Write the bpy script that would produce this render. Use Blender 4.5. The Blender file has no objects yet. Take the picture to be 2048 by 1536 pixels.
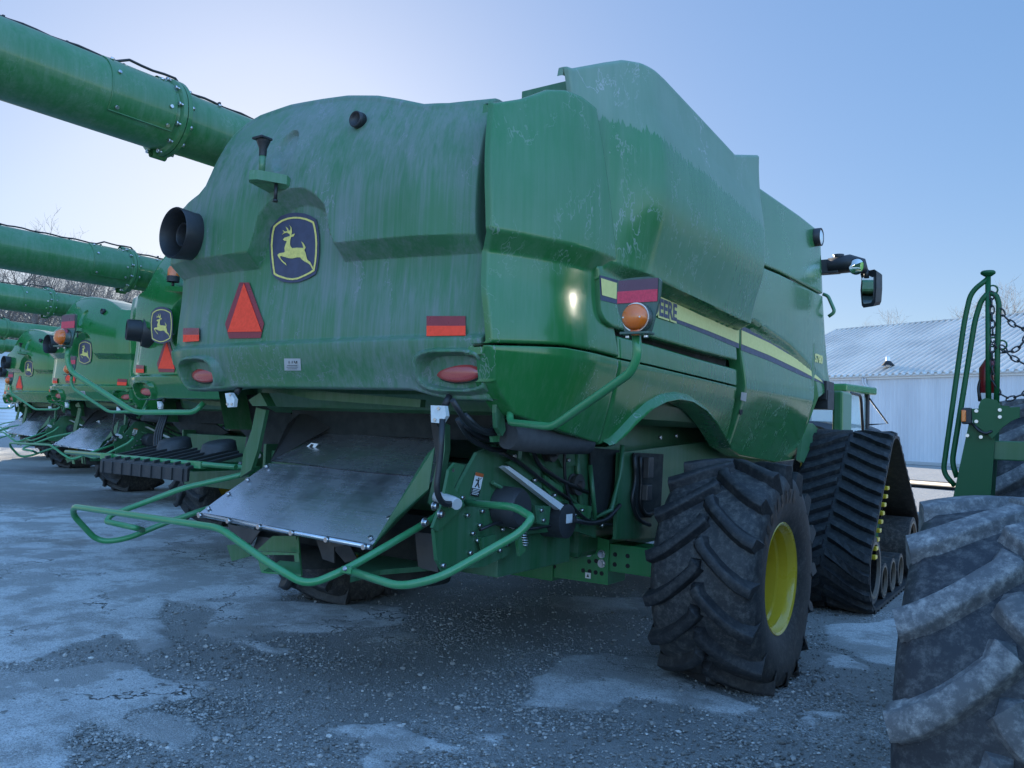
import bpy, bmesh, math, random
import numpy as np
from mathutils import Vector, Matrix
from mathutils.geometry import tessellate_polygon
random.seed(4); rng = np.random.default_rng(4)
sc = bpy.context.scene
COL = sc.collection
R = math.radians
# ------------------------------------------------------------------ camera solve (from the photo's vanishing points)
PX, PY, F = 1024., 768., 1650.
def _rot():
    vx, sl, ym = 2150., .036, 854.
    Y = np.array([vx-PX, ym+sl*(vx-1024)-PY, F]); Y /= np.linalg.norm(Y)
    a = np.array([-PX, ym-sl*1024-PY, F]); b = np.array([PX, ym+sl*1024-PY, F])
    n = np.cross(a, b); n /= np.linalg.norm(n)
    if n[1] > 0: n = -n
    return np.stack([np.cross(Y, n), Y, n])
RM = _rot(); CAM = np.array([0, 0, 1.75])
def ray(x, y): return RM @ np.array([x-PX, y-PY, F])
def at(x, y, ax, v):                       # photo pixel -> point of the place lying on the plane ax = v
    d = ray(x, y); k = 'XYZ'.index(ax); return CAM + (v-CAM[k])/d[k]*d
def on(x, y, ax, fun, v0):                 # photo pixel -> point on a curved surface ax = fun(other two)
    p = at(x, y, ax, v0)
    for _ in range(12):
        v = fun(p[0], p[2]) if ax == 'Y' else fun(p[1], p[2]); p = at(x, y, ax, v)
    return p
def depth_at(x, y, d): return CAM + ray(x, y)*d/F
O = np.array([-4.1, 6.0, 0.])              # combine origin: ground under the rear axle
def L(p): return np.asarray(p, float)-O
# ------------------------------------------------------------------ helpers
def tag(o, label=None, cat=None, group=None, kind=None):
    for k, v in (('label', label), ('category', cat), ('group', group), ('kind', kind)):
        if v: o[k] = v
    return o
def empty(name, loc, rz=0, parent=None):
    o = bpy.data.objects.new(name, None); COL.objects.link(o); o.location = loc; o.rotation_euler.z = rz
    o.empty_display_size = .2
    if parent: o.parent = parent
    return o
def sstep(a, b, x):
    t = np.clip((x-a)/(b-a), 0, 1); return t*t*(3-2*t)
def split(items, name, mats, parent, **k):
    return [mb.build(name, mats, parent, **k) for mb in items]
class MB:
    def __init__(s): s.v = []; s.f = []; s.m = []; s.sm = []
    def add(s, vs, fs, m=0, smooth=True):
        o = len(s.v); s.v += [tuple(map(float, v)) for v in vs]
        for f in fs: s.f.append(tuple(i+o for i in f)); s.m.append(m); s.sm.append(smooth)
        return s
    def grid(s, P, m=0, closeu=False, closev=False, smooth=True, flip=False):
        P = np.asarray(P, float); nu, nv = P.shape[:2]; fs = []
        for i in range(nu if closeu else nu-1):
            for j in range(nv if closev else nv-1):
                a = i*nv+j; b = ((i+1) % nu)*nv+j; c = ((i+1) % nu)*nv+(j+1) % nv; d = i*nv+(j+1) % nv
                fs.append((d, c, b, a) if flip else (a, b, c, d))
        return s.add(P.reshape(-1, 3), fs, m, smooth)
    def box(s, c, size, m=0, rot=None, bev=.006):
        c = np.asarray(c, float); h = np.asarray(size, float)/2; b = min(bev, h.min()*.45)
        bm = bmesh.new(); bmesh.ops.create_cube(bm, size=1.)
        for v in bm.verts: v.co = Vector((v.co.x*2*h[0], v.co.y*2*h[1], v.co.z*2*h[2]))
        if b > .0005: bmesh.ops.bevel(bm, geom=list(bm.edges), offset=b, segments=2, affect='EDGES', profile=.5)
        return s._bm(bm, c, rot, m)
    def _bm(s, bm, c=(0, 0, 0), rot=None, m=0, smooth=False):
        bm.verts.ensure_lookup_table(); bm.verts.index_update()
        M = rot.to_3x3() if rot is not None else Matrix.Identity(3)
        vs = [tuple(M @ v.co+Vector(c)) for v in bm.verts]; fs = [tuple(v.index for v in f.verts) for f in bm.faces]
        bm.free(); return s.add(vs, fs, m, smooth)
    def cyl(s, a, b, r, m=0, seg=16, r2=None, cap=True):
        a = Vector(a); b = Vector(b); r2 = r if r2 is None else r2
        d = (b-a).normalized(); u = d.orthogonal().normalized(); w = d.cross(u)
        vs = []
        for p, rr in ((a, r), (b, r2)):
            for i in range(seg):
                t = 2*math.pi*i/seg; vs.append(p+u*rr*math.cos(t)+w*rr*math.sin(t))
        s.add(vs, [(i, (i+1) % seg, seg+(i+1) % seg, seg+i) for i in range(seg)], m, True)
        if cap:
            s.add(vs[:seg], [tuple(range(seg))[::-1]], m, False); s.add(vs[seg:], [tuple(range(seg))], m, False)
        return s
    def lathe(s, prof, c, ax, m=0, seg=40, ph=0):           # prof: (along, radius)
        c = Vector(c); d = Vector(ax).normalized(); u = d.orthogonal().normalized(); w = d.cross(u)
        P = [[c+d*h+(u*math.cos(2*math.pi*i/seg+ph)+w*math.sin(2*math.pi*i/seg+ph))*r for h, r in prof] for i in range(seg)]
        return s.grid([[tuple(q) for q in row] for row in P], m, closeu=True)
    def tube(s, pts, r, m=0, seg=10, fil=None, cap=True):
        pts = [Vector(p) for p in pts]
        if fil:
            q = [pts[0]]
            for i in range(1, len(pts)-1):
                a, b, c = pts[i-1], pts[i], pts[i+1]
                d1 = (a-b); d2 = (c-b); f = min(fil, d1.length*.48, d2.length*.48)
                p0 = b+d1.normalized()*f; p2 = b+d2.normalized()*f
                for t in np.linspace(0, 1, 7): q.append(p0*(1-t)**2+b*2*t*(1-t)+p2*t*t)
            q.append(pts[-1]); pts = q
        n = len(pts); rad = [r]*n if np.isscalar(r) else list(r)
        t0 = (pts[1]-pts[0]).normalized(); u = t0.orthogonal().normalized(); P = []
        for i in range(n):
            t = (pts[min(i+1, n-1)]-pts[max(i-1, 0)])
            if t.length < 1e-9: t = t0
            t = t.normalized(); u = (u-t*u.dot(t)); u = u.normalized() if u.length > 1e-6 else t.orthogonal().normalized(); w = t.cross(u)
            P.append([tuple(pts[i]+(u*math.cos(2*math.pi*k/seg)+w*math.sin(2*math.pi*k/seg))*rad[i]) for k in range(seg)])
        s.grid(P, m, closev=True, flip=True)
        if cap: s.add(P[0], [tuple(range(seg))], m, False); s.add(P[-1], [tuple(range(seg))[::-1]], m, False)
        return s
    def prism(s, poly, th, fr, m=0, bev=0, side=None):      # poly 2D, fr(u, v, w) -> 3D; from w=0 to w=th
        side = m if side is None else side
        n = len(poly); tri = tessellate_polygon([[Vector((p[0], p[1], 0)) for p in poly]])
        A = [fr(p[0], p[1], 0) for p in poly]; B = [fr(p[0], p[1], th) for p in poly]
        s.add(B, [tuple(t) for t in tri], m, False); s.add(A, [tuple(t)[::-1] for t in tri], m, False)
        s.add(A+B, [(i, (i+1) % n, n+(i+1) % n, n+i) for i in range(n)], side, False)
        return s
    def sheet(s, poly3, th, m=0, nrm=None):
        P = [Vector(p) for p in poly3]
        if nrm is None:
            nrm = Vector((0, 0, 0))
            for i in range(len(P)): nrm += P[i].cross(P[(i+1) % len(P)])
        nrm = Vector(nrm).normalized(); c = P[0]; u = (P[1]-P[0]).normalized(); w = nrm.cross(u)
        poly = [((p-c).dot(u), (p-c).dot(w)) for p in P]; hs = [(p-c).dot(nrm) for p in P]
        k = {}
        for q, h in zip(poly, hs): k[q] = h
        return s.prism(poly, th, lambda a, b, t: tuple(c+u*a+w*b+nrm*(t+k.get((a, b), 0))), m)
    def build(s, name, mats, parent=None, fix=True, sharp=None, loc=None):
        me = bpy.data.meshes.new(name); me.from_pydata(s.v, [], s.f)
        if not isinstance(mats, (list, tuple)): mats = [mats]
        for q in mats: me.materials.append(q)
        me.polygons.foreach_set('material_index', s.m); me.polygons.foreach_set('use_smooth', s.sm)
        bm = bmesh.new(); bm.from_mesh(me)
        bmesh.ops.remove_doubles(bm, verts=bm.verts, dist=1e-5)
        if fix: bmesh.ops.recalc_face_normals(bm, faces=bm.faces)
        bm.to_mesh(me); bm.free()
        if sharp: me.set_sharp_from_angle(angle=R(sharp))
        me.update()
        o = bpy.data.objects.new(name, me); COL.objects.link(o)
        if parent: o.parent = parent
        if loc is not None: o.location = loc
        return o
def text_mesh(body, size, spacing=1., bold=.0):
    cu = bpy.data.curves.new('txt', 'FONT'); cu.body = body; cu.size = size; cu.space_character = spacing
    cu.align_x = 'CENTER'; cu.align_y = 'CENTER'; cu.offset = bold; cu.resolution_u = 3
    o = bpy.data.objects.new('txt', cu); COL.objects.link(o)
    dg = bpy.context.evaluated_depsgraph_get(); dg.update()
    me = bpy.data.meshes.new_from_object(o.evaluated_get(dg))
    vs = [tuple(v.co) for v in me.vertices]; fs = [tuple(p.vertices) for p in me.polygons]
    bpy.data.objects.remove(o); bpy.data.curves.remove(cu); bpy.data.meshes.remove(me)
    return vs, fs
def copy_tree(o, parent=None, skip=(), remat=None):
    c = o.copy(); COL.objects.link(c)
    if parent is not None: c.parent = parent
    if remat and o.type == 'MESH':
        for i, sl in enumerate(c.material_slots):
            m = sl.material
            if m and m.name in remat: sl.link = 'OBJECT'; sl.material = remat[m.name]
    for ch in list(o.children):
        if ch.name.split('.')[0] in skip: continue
        copy_tree(ch, c, skip, remat)
    return c
# ------------------------------------------------------------------ materials
class N:
    def __init__(s, name):
        s.m = bpy.data.materials.new(name); s.m.use_nodes = True; s.t = s.m.node_tree; s.b = s.t.nodes['Principled BSDF']
        s.co = s.t.nodes.new('ShaderNodeTexCoord').outputs['Object']
    def n(s, k, ins=(), out=0, **kw):
        x = s.t.nodes.new('ShaderNode'+k)
        for a, v in kw.items(): setattr(x, a, v)
        for i, v in (ins.items() if isinstance(ins, dict) else enumerate(ins)):
            if v is None: continue
            if isinstance(v, bpy.types.NodeSocket): s.t.links.new(v, x.inputs[i])
            else: x.inputs[i].default_value = v
        return x.outputs[out]
    def math(s, op, a, b=None, c=None, clamp=False): return s.n('Math', (a, b, c), operation=op, use_clamp=clamp)
    def noise(s, scale, det=4, rough=.55, vec=None, st=None, out=0, dist=0):
        v = vec if vec is not None else s.co
        if st: v = s.n('Mapping', {0: v, 3: st})
        return s.n('TexNoise', {0: v, 2: scale, 3: det, 4: rough, 8: dist}, out)
    def ramp(s, x, stops, interp='LINEAR'):
        r = s.t.nodes.new('ShaderNodeValToRGB'); r.color_ramp.interpolation = interp
        e = r.color_ramp.elements
        while len(e) < len(stops): e.new(.5)
        for q, (p, c) in zip(e, stops):
            q.position = p; q.color = (c if hasattr(c, '__len__') else (c, c, c))[:3]+(1,) if not hasattr(c, '__len__') else tuple(c)[:3]+(1,)
        s.t.links.new(x, r.inputs[0]); return r.outputs[0]
    def smooth(s, x, a, b): return s.n('MapRange', {0: x, 1: a, 2: b, 3: 0., 4: 1.}, interpolation_type='SMOOTHSTEP')
    def mix(s, f, a, b):
        x = s.t.nodes.new('ShaderNodeMix'); x.data_type = 'RGBA'
        for i, v in ((0, f), (6, a), (7, b)):
            if isinstance(v, bpy.types.NodeSocket): s.t.links.new(v, x.inputs[i])
            else: x.inputs[i].default_value = v if i == 0 else (*v, 1)
        return x.outputs[2]
    def set(s, **kw):
        for k, v in kw.items():
            k = {'base': 'Base Color', 'rough': 'Roughness', 'metal': 'Metallic', 'coat': 'Coat Weight', 'crough': 'Coat Roughness', 'spec': 'Specular IOR Level', 'trans': 'Transmission Weight', 'normal': 'Normal', 'alpha': 'Alpha', 'ior': 'IOR'}[k]
            if isinstance(v, bpy.types.NodeSocket): s.t.links.new(v, s.b.inputs[k])
            elif k == 'Base Color': s.b.inputs[k].default_value = (*v, 1)
            else: s.b.inputs[k].default_value = v
        return s.m
    def bump(s, h, st=.3, d=.01): return s.n('Bump', {'Strength': st, 'Distance': d, 'Height': h})
M = {}
GREEN = (.006, .15, .026)
def paint(name, base=GREEN, dust=.3, lines=.3, rough=.24, dcol=(.36, .39, .39), off=0., coat=.5, frost=None, wave=.0):
    q = N(name)
    v = q.n('Mapping', {0: q.co, 1: (off, off*1.7, off*.6)})
    st = q.noise(1., 5, .65, v, (16, 16, .55)); st2 = q.noise(1., 3, .6, v, (60, 60, 1.6)); big = q.noise(1.1, 4, .6, v)
    f = q.math('ADD', q.math('MULTIPLY', st, .75), q.math('ADD', q.math('MULTIPLY', big, .9), q.math('MULTIPLY', st2, .35)))
    f = q.smooth(f, .78, 1.28)
    f = q.math('ADD', q.math('MULTIPLY', f, dust), dust*.35)
    edge = q.noise(2.3, 5, .7, v, (1, 1, .6), dist=.3)
    ln = q.smooth(q.math('ABSOLUTE', q.math('SUBTRACT', edge, .5)), .009, .001)
    ln2 = q.math('MULTIPLY', ln, q.smooth(q.noise(1.7, 2, .5, v), .45, .62))
    spk = q.smooth(q.noise(90, 2, .5, v), .68, .8)
    f2 = q.math('ADD', f, q.math('ADD', q.math('MULTIPLY', ln2, lines), q.math('MULTIPLY', spk, dust*.35)), clamp=True)
    if frost:
        (fy, fz), (ny, nz), w_ = frost; sx_ = q.n('SeparateXYZ', (q.co,), 1); sz_ = q.n('SeparateXYZ', (q.co,), 2)
        dd = q.math('ADD', q.math('MULTIPLY', q.math('SUBTRACT', sx_, fy), ny), q.math('MULTIPLY', q.math('SUBTRACT', sz_, fz), nz))
        drip = q.noise(1., 4, .7, None, (1, 26, 2.2)); big2 = q.noise(2.2, 3)
        e_ = q.math('ADD', dd, q.math('ADD', q.math('MULTIPLY', drip, -.22), q.math('MULTIPLY', big2, -.12)))
        band = q.math('MULTIPLY', q.smooth(e_, w_-.17, w_-.185), .34)
        sp2 = q.math('MULTIPLY', q.smooth(q.noise(60, 3, .6, None, (1, 1, .35)), .56, .72), q.math('MULTIPLY', q.smooth(sx_, -.2, .6), q.math('MULTIPLY', q.smooth(dd, .82, .62), q.smooth(dd, .42, .56))))
        f2 = q.math('ADD', f2, q.math('ADD', band, q.math('MULTIPLY', sp2, .75)), clamp=True)
    c = q.mix(f2, base, dcol)
    c = q.mix(q.math('MULTIPLY', q.noise(3, 3, .5, v), .35), c, tuple(x*.55 for x in base))
    ro = q.n('MapRange', {0: f2, 1: 0., 2: .8, 3: rough, 4: .72})
    b = q.bump(q.math('ADD', q.math('MULTIPLY', q.noise(1.3, 2, .4, v), wave*10), q.noise(5, 2, .5, v)), .05, .02)
    ct = q.math('MULTIPLY', q.math('SUBTRACT', 1., f2, clamp=True), coat)
    return q.set(base=c, rough=ro, coat=ct, crough=.09, normal=b, spec=.32)
def plain(name, base, rough=.5, metal=0, var=.25, sc=12, coat=0, bump=0, spec=.5):
    q = N(name); n = q.noise(sc, 4, .6)
    c = q.mix(q.math('MULTIPLY', q.smooth(n, .35, .7), var), base, tuple(x*.45 for x in base))
    ro = q.n('MapRange', {0: n, 1: .3, 2: .7, 3: rough*.85, 4: min(1, rough*1.15)})
    kw = dict(base=c, rough=ro, metal=metal, coat=coat, spec=spec)
    if bump: kw['normal'] = q.bump(q.noise(sc*8, 3, .6), bump, .004)
    return q.set(**kw)
M['hood'] = paint('hood_paint', dust=.62, lines=.42, rough=.32, coat=.2, dcol=(.215, .245, .255))
M['side'] = paint('side_paint', dust=.13, lines=.5, rough=.14, off=3.1, coat=.4, wave=.6)
M['clean'] = paint('clean_paint', dust=.05, lines=.06, rough=.16, off=7.3, coat=.6, wave=.4)
M['deep'] = paint('deep_green_paint', base=(.006, .085, .028), dust=.0, lines=.0, rough=.5, off=4.4, coat=.05)
M['clean_b'] = paint('satin_paint', dust=.2, lines=.1, rough=.3, off=5.3)
M['chassis'] = paint('chassis_paint', base=(.009, .11, .03), dust=.14, lines=.0, rough=.35, off=2.2, coat=.2)
M['axle'] = paint('axle_paint', base=(.012, .19, .045), dust=.08, lines=.0, rough=.3, off=1.2, coat=.3)
M['tube'] = paint('tube_paint', base=(.02, .23, .07), dust=.12, lines=.0, rough=.25, off=9)
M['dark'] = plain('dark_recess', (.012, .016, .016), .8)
M['mk_plate'] = paint('marker_plate_paint', base=(.012, .06, .035), dust=.15, lines=.0, rough=.35, off=6)
M['black'] = plain('black_plastic', (.018, .019, .022), .5, bump=.1)
M['blackdull'] = plain('black_gap', (.008, .009, .01), .7)
M['yellow'] = plain('yellow_paint', (.66, .48, .035), .3, coat=.3, var=.2, sc=4)
M['decal_yellow'] = plain('decal_yellow', (.74, .66, .22), .4, var=.12, sc=30)
M['navy'] = plain('decal_navy', (.04, .045, .095), .4, var=.35, sc=20)
M['deer'] = plain('emblem_yellow', (.72, .60, .16), .45, var=.4, sc=60)
M['redhi'] = plain('reflector_orange', (1., .075, .035), .5, var=.22, sc=40, spec=.15)
M['reddk'] = plain('reflector_crimson', (.24, .012, .025), .3, var=.2, sc=20)
M['mk_dark'] = plain('marker_violet', (.10, .035, .065), .3, var=.2, sc=20)
M['mk_red'] = plain('marker_red', (.62, .03, .075), .4, var=.45, sc=90)
M['chrome'] = plain('bolt_zinc', (.55, .55, .56), .3, 1., sc=30)
M['tan'] = plain('roller_rim', (.15, .115, .085), .5, var=.3)
M['white'] = plain('white_label', (.72, .72, .72), .5, var=.15, sc=40)
M['steelwhite'] = plain('white_lamp', (.62, .64, .64), .35, var=.2, sc=30)
M['orange'] = plain('decal_orange', (.55, .12, .03), .5)
M['ink'] = plain('decal_ink', (.015, .015, .015), .5)
M['grey'] = plain('sticker_grey', (.42, .42, .42), .4, var=.2)
M['hose'] = plain('rubber_hose', (.014, .015, .017), .45)
M['bellow'] = plain('dark_cloth', (.05, .05, .052), .9, bump=.3)
q = N('lens_red'); M['lens'] = q.set(base=q.mix(q.smooth(q.n('TexWave', {0: q.co, 1: 55., 2: .4}), .3, .7), (.34, .025, .03), (.48, .10, .09)), rough=.18, coat=.6)
q = N('lens_amber'); M['amber'] = q.set(base=q.mix(q.noise(30, 3), (.72, .16, .012), (.55, .10, .01)), rough=.25, coat=.6)
q = N('mirror_glass'); M['mirror'] = q.set(base=(.75, .78, .8), rough=.03, metal=1.)
q = N('clear_lens'); M['clear'] = q.set(base=(.75, .8, .82), rough=.1, metal=.4, coat=.5)
q = N('cab_glass'); M['glass'] = q.set(base=(.05, .08, .085), rough=.05, spec=.5)
q = N('clear_glass'); M['cglass'] = q.set(base=(.55, .72, .75), rough=.03, spec=.5, alpha=.35)
# rubber
def rubber(name, dirt, col=(.028, .029, .032), mud=(.21, .20, .185)):
    q = N(name); a = q.noise(16, 8, .8); b = q.noise(40, 4, .65); sp = q.smooth(q.noise(130, 2), .66, .78)
    f = q.math('ADD', q.math('MULTIPLY', q.smooth(q.math('ADD', a, q.math('MULTIPLY', b, .4)), .62, .95), dirt), q.math('MULTIPLY', sp, dirt*.6), clamp=True)
    return q.set(base=q.mix(f, col, mud), rough=q.n('MapRange', {0: f, 1: 0., 2: 1., 3: .58, 4: .95}), normal=q.bump(b, .35, .004), spec=.4)
M['rubber'] = rubber('tyre_rubber', .5)
M['rubber_lug'] = rubber('tyre_lug_rubber', .25, (.017, .018, .021))
M['belt'] = rubber('track_rubber', .22, (.014, .015, .018))
M['muddy'] = rubber('muddy_rubber', .36, (.022, .024, .03), (.30, .295, .285))
M['muddy_top'] = rubber('muddy_lug', .9, (.10, .103, .11), (.38, .375, .365))
# tray steel
q = N('tray_steel'); g = q.noise(1., 5, .7, None, (2.2, 90, 90)); w = q.noise(2.6, 5, .65)
du = q.smooth(q.math('ADD', w, q.math('MULTIPLY', g, .35)), .40, 1.0)
M['steel'] = q.set(base=q.mix(du, (.68, .69, .72), (.44, .44, .46)), metal=q.n('MapRange', {0: du, 1: 0., 2: 1., 3: .95, 4: .8}),
                   rough=q.n('MapRange', {0: q.math('ADD', du, q.math('MULTIPLY', g, .3)), 1: 0., 2: 1.3, 3: .10, 4: .42}), normal=q.bump(g, .06, .003))
M['bluesteel'] = plain('brown_steel', (.09, .085, .085), .5, .5, var=.5, sc=5)
# shed metal
q = N('roof_sheet'); w = q.noise(.25, 4, .6); M['roof'] = q.set(base=q.mix(q.smooth(w, .35, .7), (.56, .53, .48), (.42, .40, .37)), metal=.15, rough=.42)
q = N('wall_sheet'); w = q.noise(.5, 4, .6, None, (1, 1, .15)); M['wall'] = q.set(base=q.mix(q.smooth(w, .35, .75), (.62, .63, .66), (.50, .51, .54)), rough=.55)
M['bark'] = plain('bark', (.19, .165, .145), .9, var=.4, sc=3)
M['poly'] = plain('grey_polymer', (.03, .032, .036), .55, bump=.15)
# ------------------------------------------------------------------ ground: one sheet, fine near the camera
def pts_ground(px): return np.array([at(x, y, 'Z', 0)[:2] for x, y in px])
PAVE = [pts_ground(p) for p in [
    [(-900, 1020), (60, 900), (560, 1040), (560, 1200), (790, 1212), (812, 1240), (700, 1262), (560, 1262), (480, 1272), (600, 1300), (560, 1310), (470, 1285), (400, 1262), (430, 1215), (330, 1200), (320, 1240), (340, 1290), (290, 1310), (220, 1262), (60, 1320), (-1200, 1330)],
    [(-1200, 1345), (60, 1340), (220, 1325), (300, 1335), (330, 1352), (410, 1362), (385, 1392), (280, 1412), (360, 1432), (390, 1468), (330, 1510), (270, 1470), (150, 1440), (120, 1520), (90, 1700), (-1500, 1700)],
    [(735, 1277), (800, 1262), (842, 1270), (800, 1282)],
    [(1035, 1410), (1085, 1362), (1128, 1312), (1200, 1305), (1330, 1320), (1345, 1350), (1440, 1385), (1515, 1420), (1440, 1432), (1365, 1405), (1250, 1402), (1205, 1420), (1120, 1415)],
    [(665, 1458), (770, 1448), (850, 1462), (935, 1490), (860, 1500), (800, 1505), (775, 1560), (700, 1560), (740, 1500)],
    [(1585, 1436), (1610, 1426), (1625, 1440), (1600, 1446)], [(1612, 1420), (1690, 1432), (1660, 1438)],
    [(1640, 1250), (1850, 1230), (1850, 1330), (1760, 1330), (1700, 1300), (1650, 1285)],
    [(1100, 1190), (1290, 1195), (1290, 1215), (1180, 1225), (1110, 1212)],
    [(950, 1470), (1010, 1462), (985, 1482)],
    [(1640, 1300), (1700, 1310), (1760, 1345), (1650, 1330)],
]]
def sdf(poly, P):
    d = np.full(len(P), 1e9); ins = np.zeros(len(P), bool); n = len(poly)
    for i in range(n):
        a = poly[i]; b = poly[(i+1) % n]; e = b-a; w = P-a
        t = np.clip((w@e)/(e@e+1e-12), 0, 1); q = w-t[:, None]*e; d = np.minimum(d, (q*q).sum(1))
        c = (a[1] <= P[:, 1]) != (b[1] <= P[:, 1])
        xx = a[0]+(P[:, 1]-a[1])/(b[1]-a[1]+1e-12)*e[0]; ins ^= c & (P[:, 0] < xx)
    return np.where(ins, -1, 1)*np.sqrt(d)
def vnoise(P, s, seed=0):
    g = np.random.default_rng(seed).random((64, 64)); p = P*s; i = np.floor(p).astype(int); f = p-i; f = f*f*(3-2*f)
    G = lambda a, b: g[(i[:, 0]+a) % 64, (i[:, 1]+b) % 64]
    return (G(0, 0)*(1-f[:, 0])+G(1, 0)*f[:, 0])*(1-f[:, 1])+(G(0, 1)*(1-f[:, 0])+G(1, 1)*f[:, 0])*f[:, 1]
def fbm(P, s, seed=0): return sum(vnoise(P+7.3*k, s*2**k, seed+k)*.5**k for k in range(4))/1.875
def pave_val(P):
    W = P+np.stack([fbm(P, 3., 5)-.5, fbm(P, 3., 9)-.5], 1)*.22
    d = np.full(len(P), 9.)
    for p in PAVE: d = np.minimum(d, sdf(p, W))
    far = .5*sstep(.42, .62, fbm(P, .35, 31))
    v = sstep(.05, -.05, d)
    near = sstep(13, 9, np.hypot(P[:, 0]+4, P[:, 1]-5))
    return v*near+far*(1-near)
def axis_pts(a, b, st, lo, hi):
    f = np.arange(a, b, st); k = np.cumsum(st*1.35**np.arange(1, 40))
    l = a-k; h = b+k; return np.concatenate([[lo], l[l > lo][::-1], f, h[h < hi], [hi]])
xs = axis_pts(-12.5, 1.6, .045, -900, 900); ys = axis_pts(.4, 11.5, .045, -300, 1500)
GX, GY = np.meshgrid(xs, ys, indexing='ij'); GP = np.stack([GX.ravel(), GY.ravel()], 1)
pv = pave_val(GP)
cd = np.hypot(GP[:, 0]+4, GP[:, 1]-5); loc_ = sstep(40, 12, cd)
gz = (.016*pv+.010*(fbm(GP, 1.3, 17)-.5)+.008*(fbm(GP, 9., 21)-.5)*(1-pv))*loc_-.012
gm = MB(); gm.grid(np.stack([GX, GY, gz.reshape(GX.shape)], 2))
def ground_mat():
    q = N('ground'); at_ = q.n('Attribute', attribute_name='pave', out=2)
    n1 = q.noise(.8, 6, .65); n2 = q.noise(14, 5, .7); n3 = q.noise(110, 3, .6)
    vor = q.n('TexVoronoi', {0: q.co, 2: 105.}, 1); vd = q.n('TexVoronoi', {0: q.co, 2: 105.}, 0)
    vor2 = q.n('TexVoronoi', {0: q.co, 2: 52.}, 1)
    sv = q.n('SeparateColor', (vor,)); sv2 = q.n('SeparateColor', (vor2,))
    fac = q.smooth(q.math('ADD', at_, q.math('ADD', q.math('MULTIPLY', q.math('SUBTRACT', n2, .5), 1.5), q.math('MULTIPLY', q.math('SUBTRACT', q.noise(4., 5, .65), .5), .9))), .22, .80)
    fac = q.math('MULTIPLY', fac, q.math('SUBTRACT', 1., q.math('MULTIPLY', q.smooth(q.math('ADD', q.noise(1.5, 5, .65), q.math('MULTIPLY', n3, .12)), .49, .62), .72)))
    grav = q.mix(q.smooth(sv, .45, .95), (.17, .167, .16), (.50, .49, .475))
    grav = q.mix(q.math('MULTIPLY', q.smooth(sv2, .8, .9), .5), grav, (.46, .455, .44))
    grav = q.mix(q.smooth(n1, .33, .58), grav, q.mix(q.smooth(n3, .35, .7), (.175, .17, .162), (.28, .272, .26)))
    slab = q.mix(q.smooth(n2, .3, .75), (.58, .575, .57), (.43, .426, .42))
    slab = q.mix(q.math('MULTIPLY', q.smooth(n3, .48, .66), .55), slab, (.11, .108, .105))
    slab = q.mix(q.math('MULTIPLY', q.smooth(sv2, .72, .9), q.math('MULTIPLY', q.smooth(n2, .4, .6), .6)), slab, (.52, .52, .51))
    slab = q.mix(q.math('MULTIPLY', q.smooth(q.noise(1.7, 4, .6), .5, .75), .6), slab, (.30, .298, .295))
    vs3 = q.n('SeparateColor', (q.n('TexVoronoi', {0: q.co, 2: 120.}, 1),)); slab = q.mix(q.math('MULTIPLY', q.smooth(vs3, .70, .8), .45), slab, (.62, .615, .60)); slab = q.mix(q.math('MULTIPLY', q.smooth(vs3, .3, .2), .45), slab, (.16, .158, .155))
    cr = q.n('TexVoronoi', {0: q.n('Mapping', {0: q.n('VectorMath', (q.co, q.noise(3., 4, .6, out=1)), operation='ADD'), 3: (.55, .55, .55)}), 2: 1.1}, 0, feature='DISTANCE_TO_EDGE')
    crk = q.math('MULTIPLY', q.smooth(cr, .014, .002), q.smooth(q.noise(.9, 2), .4, .55))
    slab = q.mix(crk, slab, (.03, .029, .027))
    rust = q.math('MULTIPLY', q.smooth(q.noise(.75, 3, .5), .66, .74), .55)
    slab = q.mix(rust, slab, (.20, .15, .09))
    c = q.mix(fac, grav, slab)
    farg = q.mix(q.smooth(n3, .3, .7), (.20, .195, .18), (.33, .32, .30))
    pos = q.n('SeparateXYZ', (q.co,), 1)
    ff = q.smooth(pos, 11., 14.)
    c = q.mix(q.math('MULTIPLY', ff, .85), c, farg)
    h = q.math('ADD', q.math('MULTIPLY', q.math('MULTIPLY', q.math('SUBTRACT', 1., vd), q.math('SUBTRACT', 1., fac)), 1.), q.math('ADD', q.math('MULTIPLY', n3, .5), q.math('MULTIPLY', crk, -1.2)))
    return q.set(base=c, rough=q.n('MapRange', {0: n2, 3: .75, 4: .95}), normal=q.bump(h, .55, .012), spec=.35)
go = gm.build('ground', ground_mat(), fix=False)
tag(go, kind='structure')
# attribute in the merged mesh order: recompute from coordinates
me = go.data; co = np.empty(len(me.vertices)*3); me.vertices.foreach_get('co', co); co = co.reshape(-1, 3)
a = me.attributes.new('pave', 'FLOAT', 'POINT'); a.data.foreach_set('value', pave_val(co[:, :2]).astype(np.float32))
if me.polygons[0].normal.z < 0: me.flip_normals()
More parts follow.
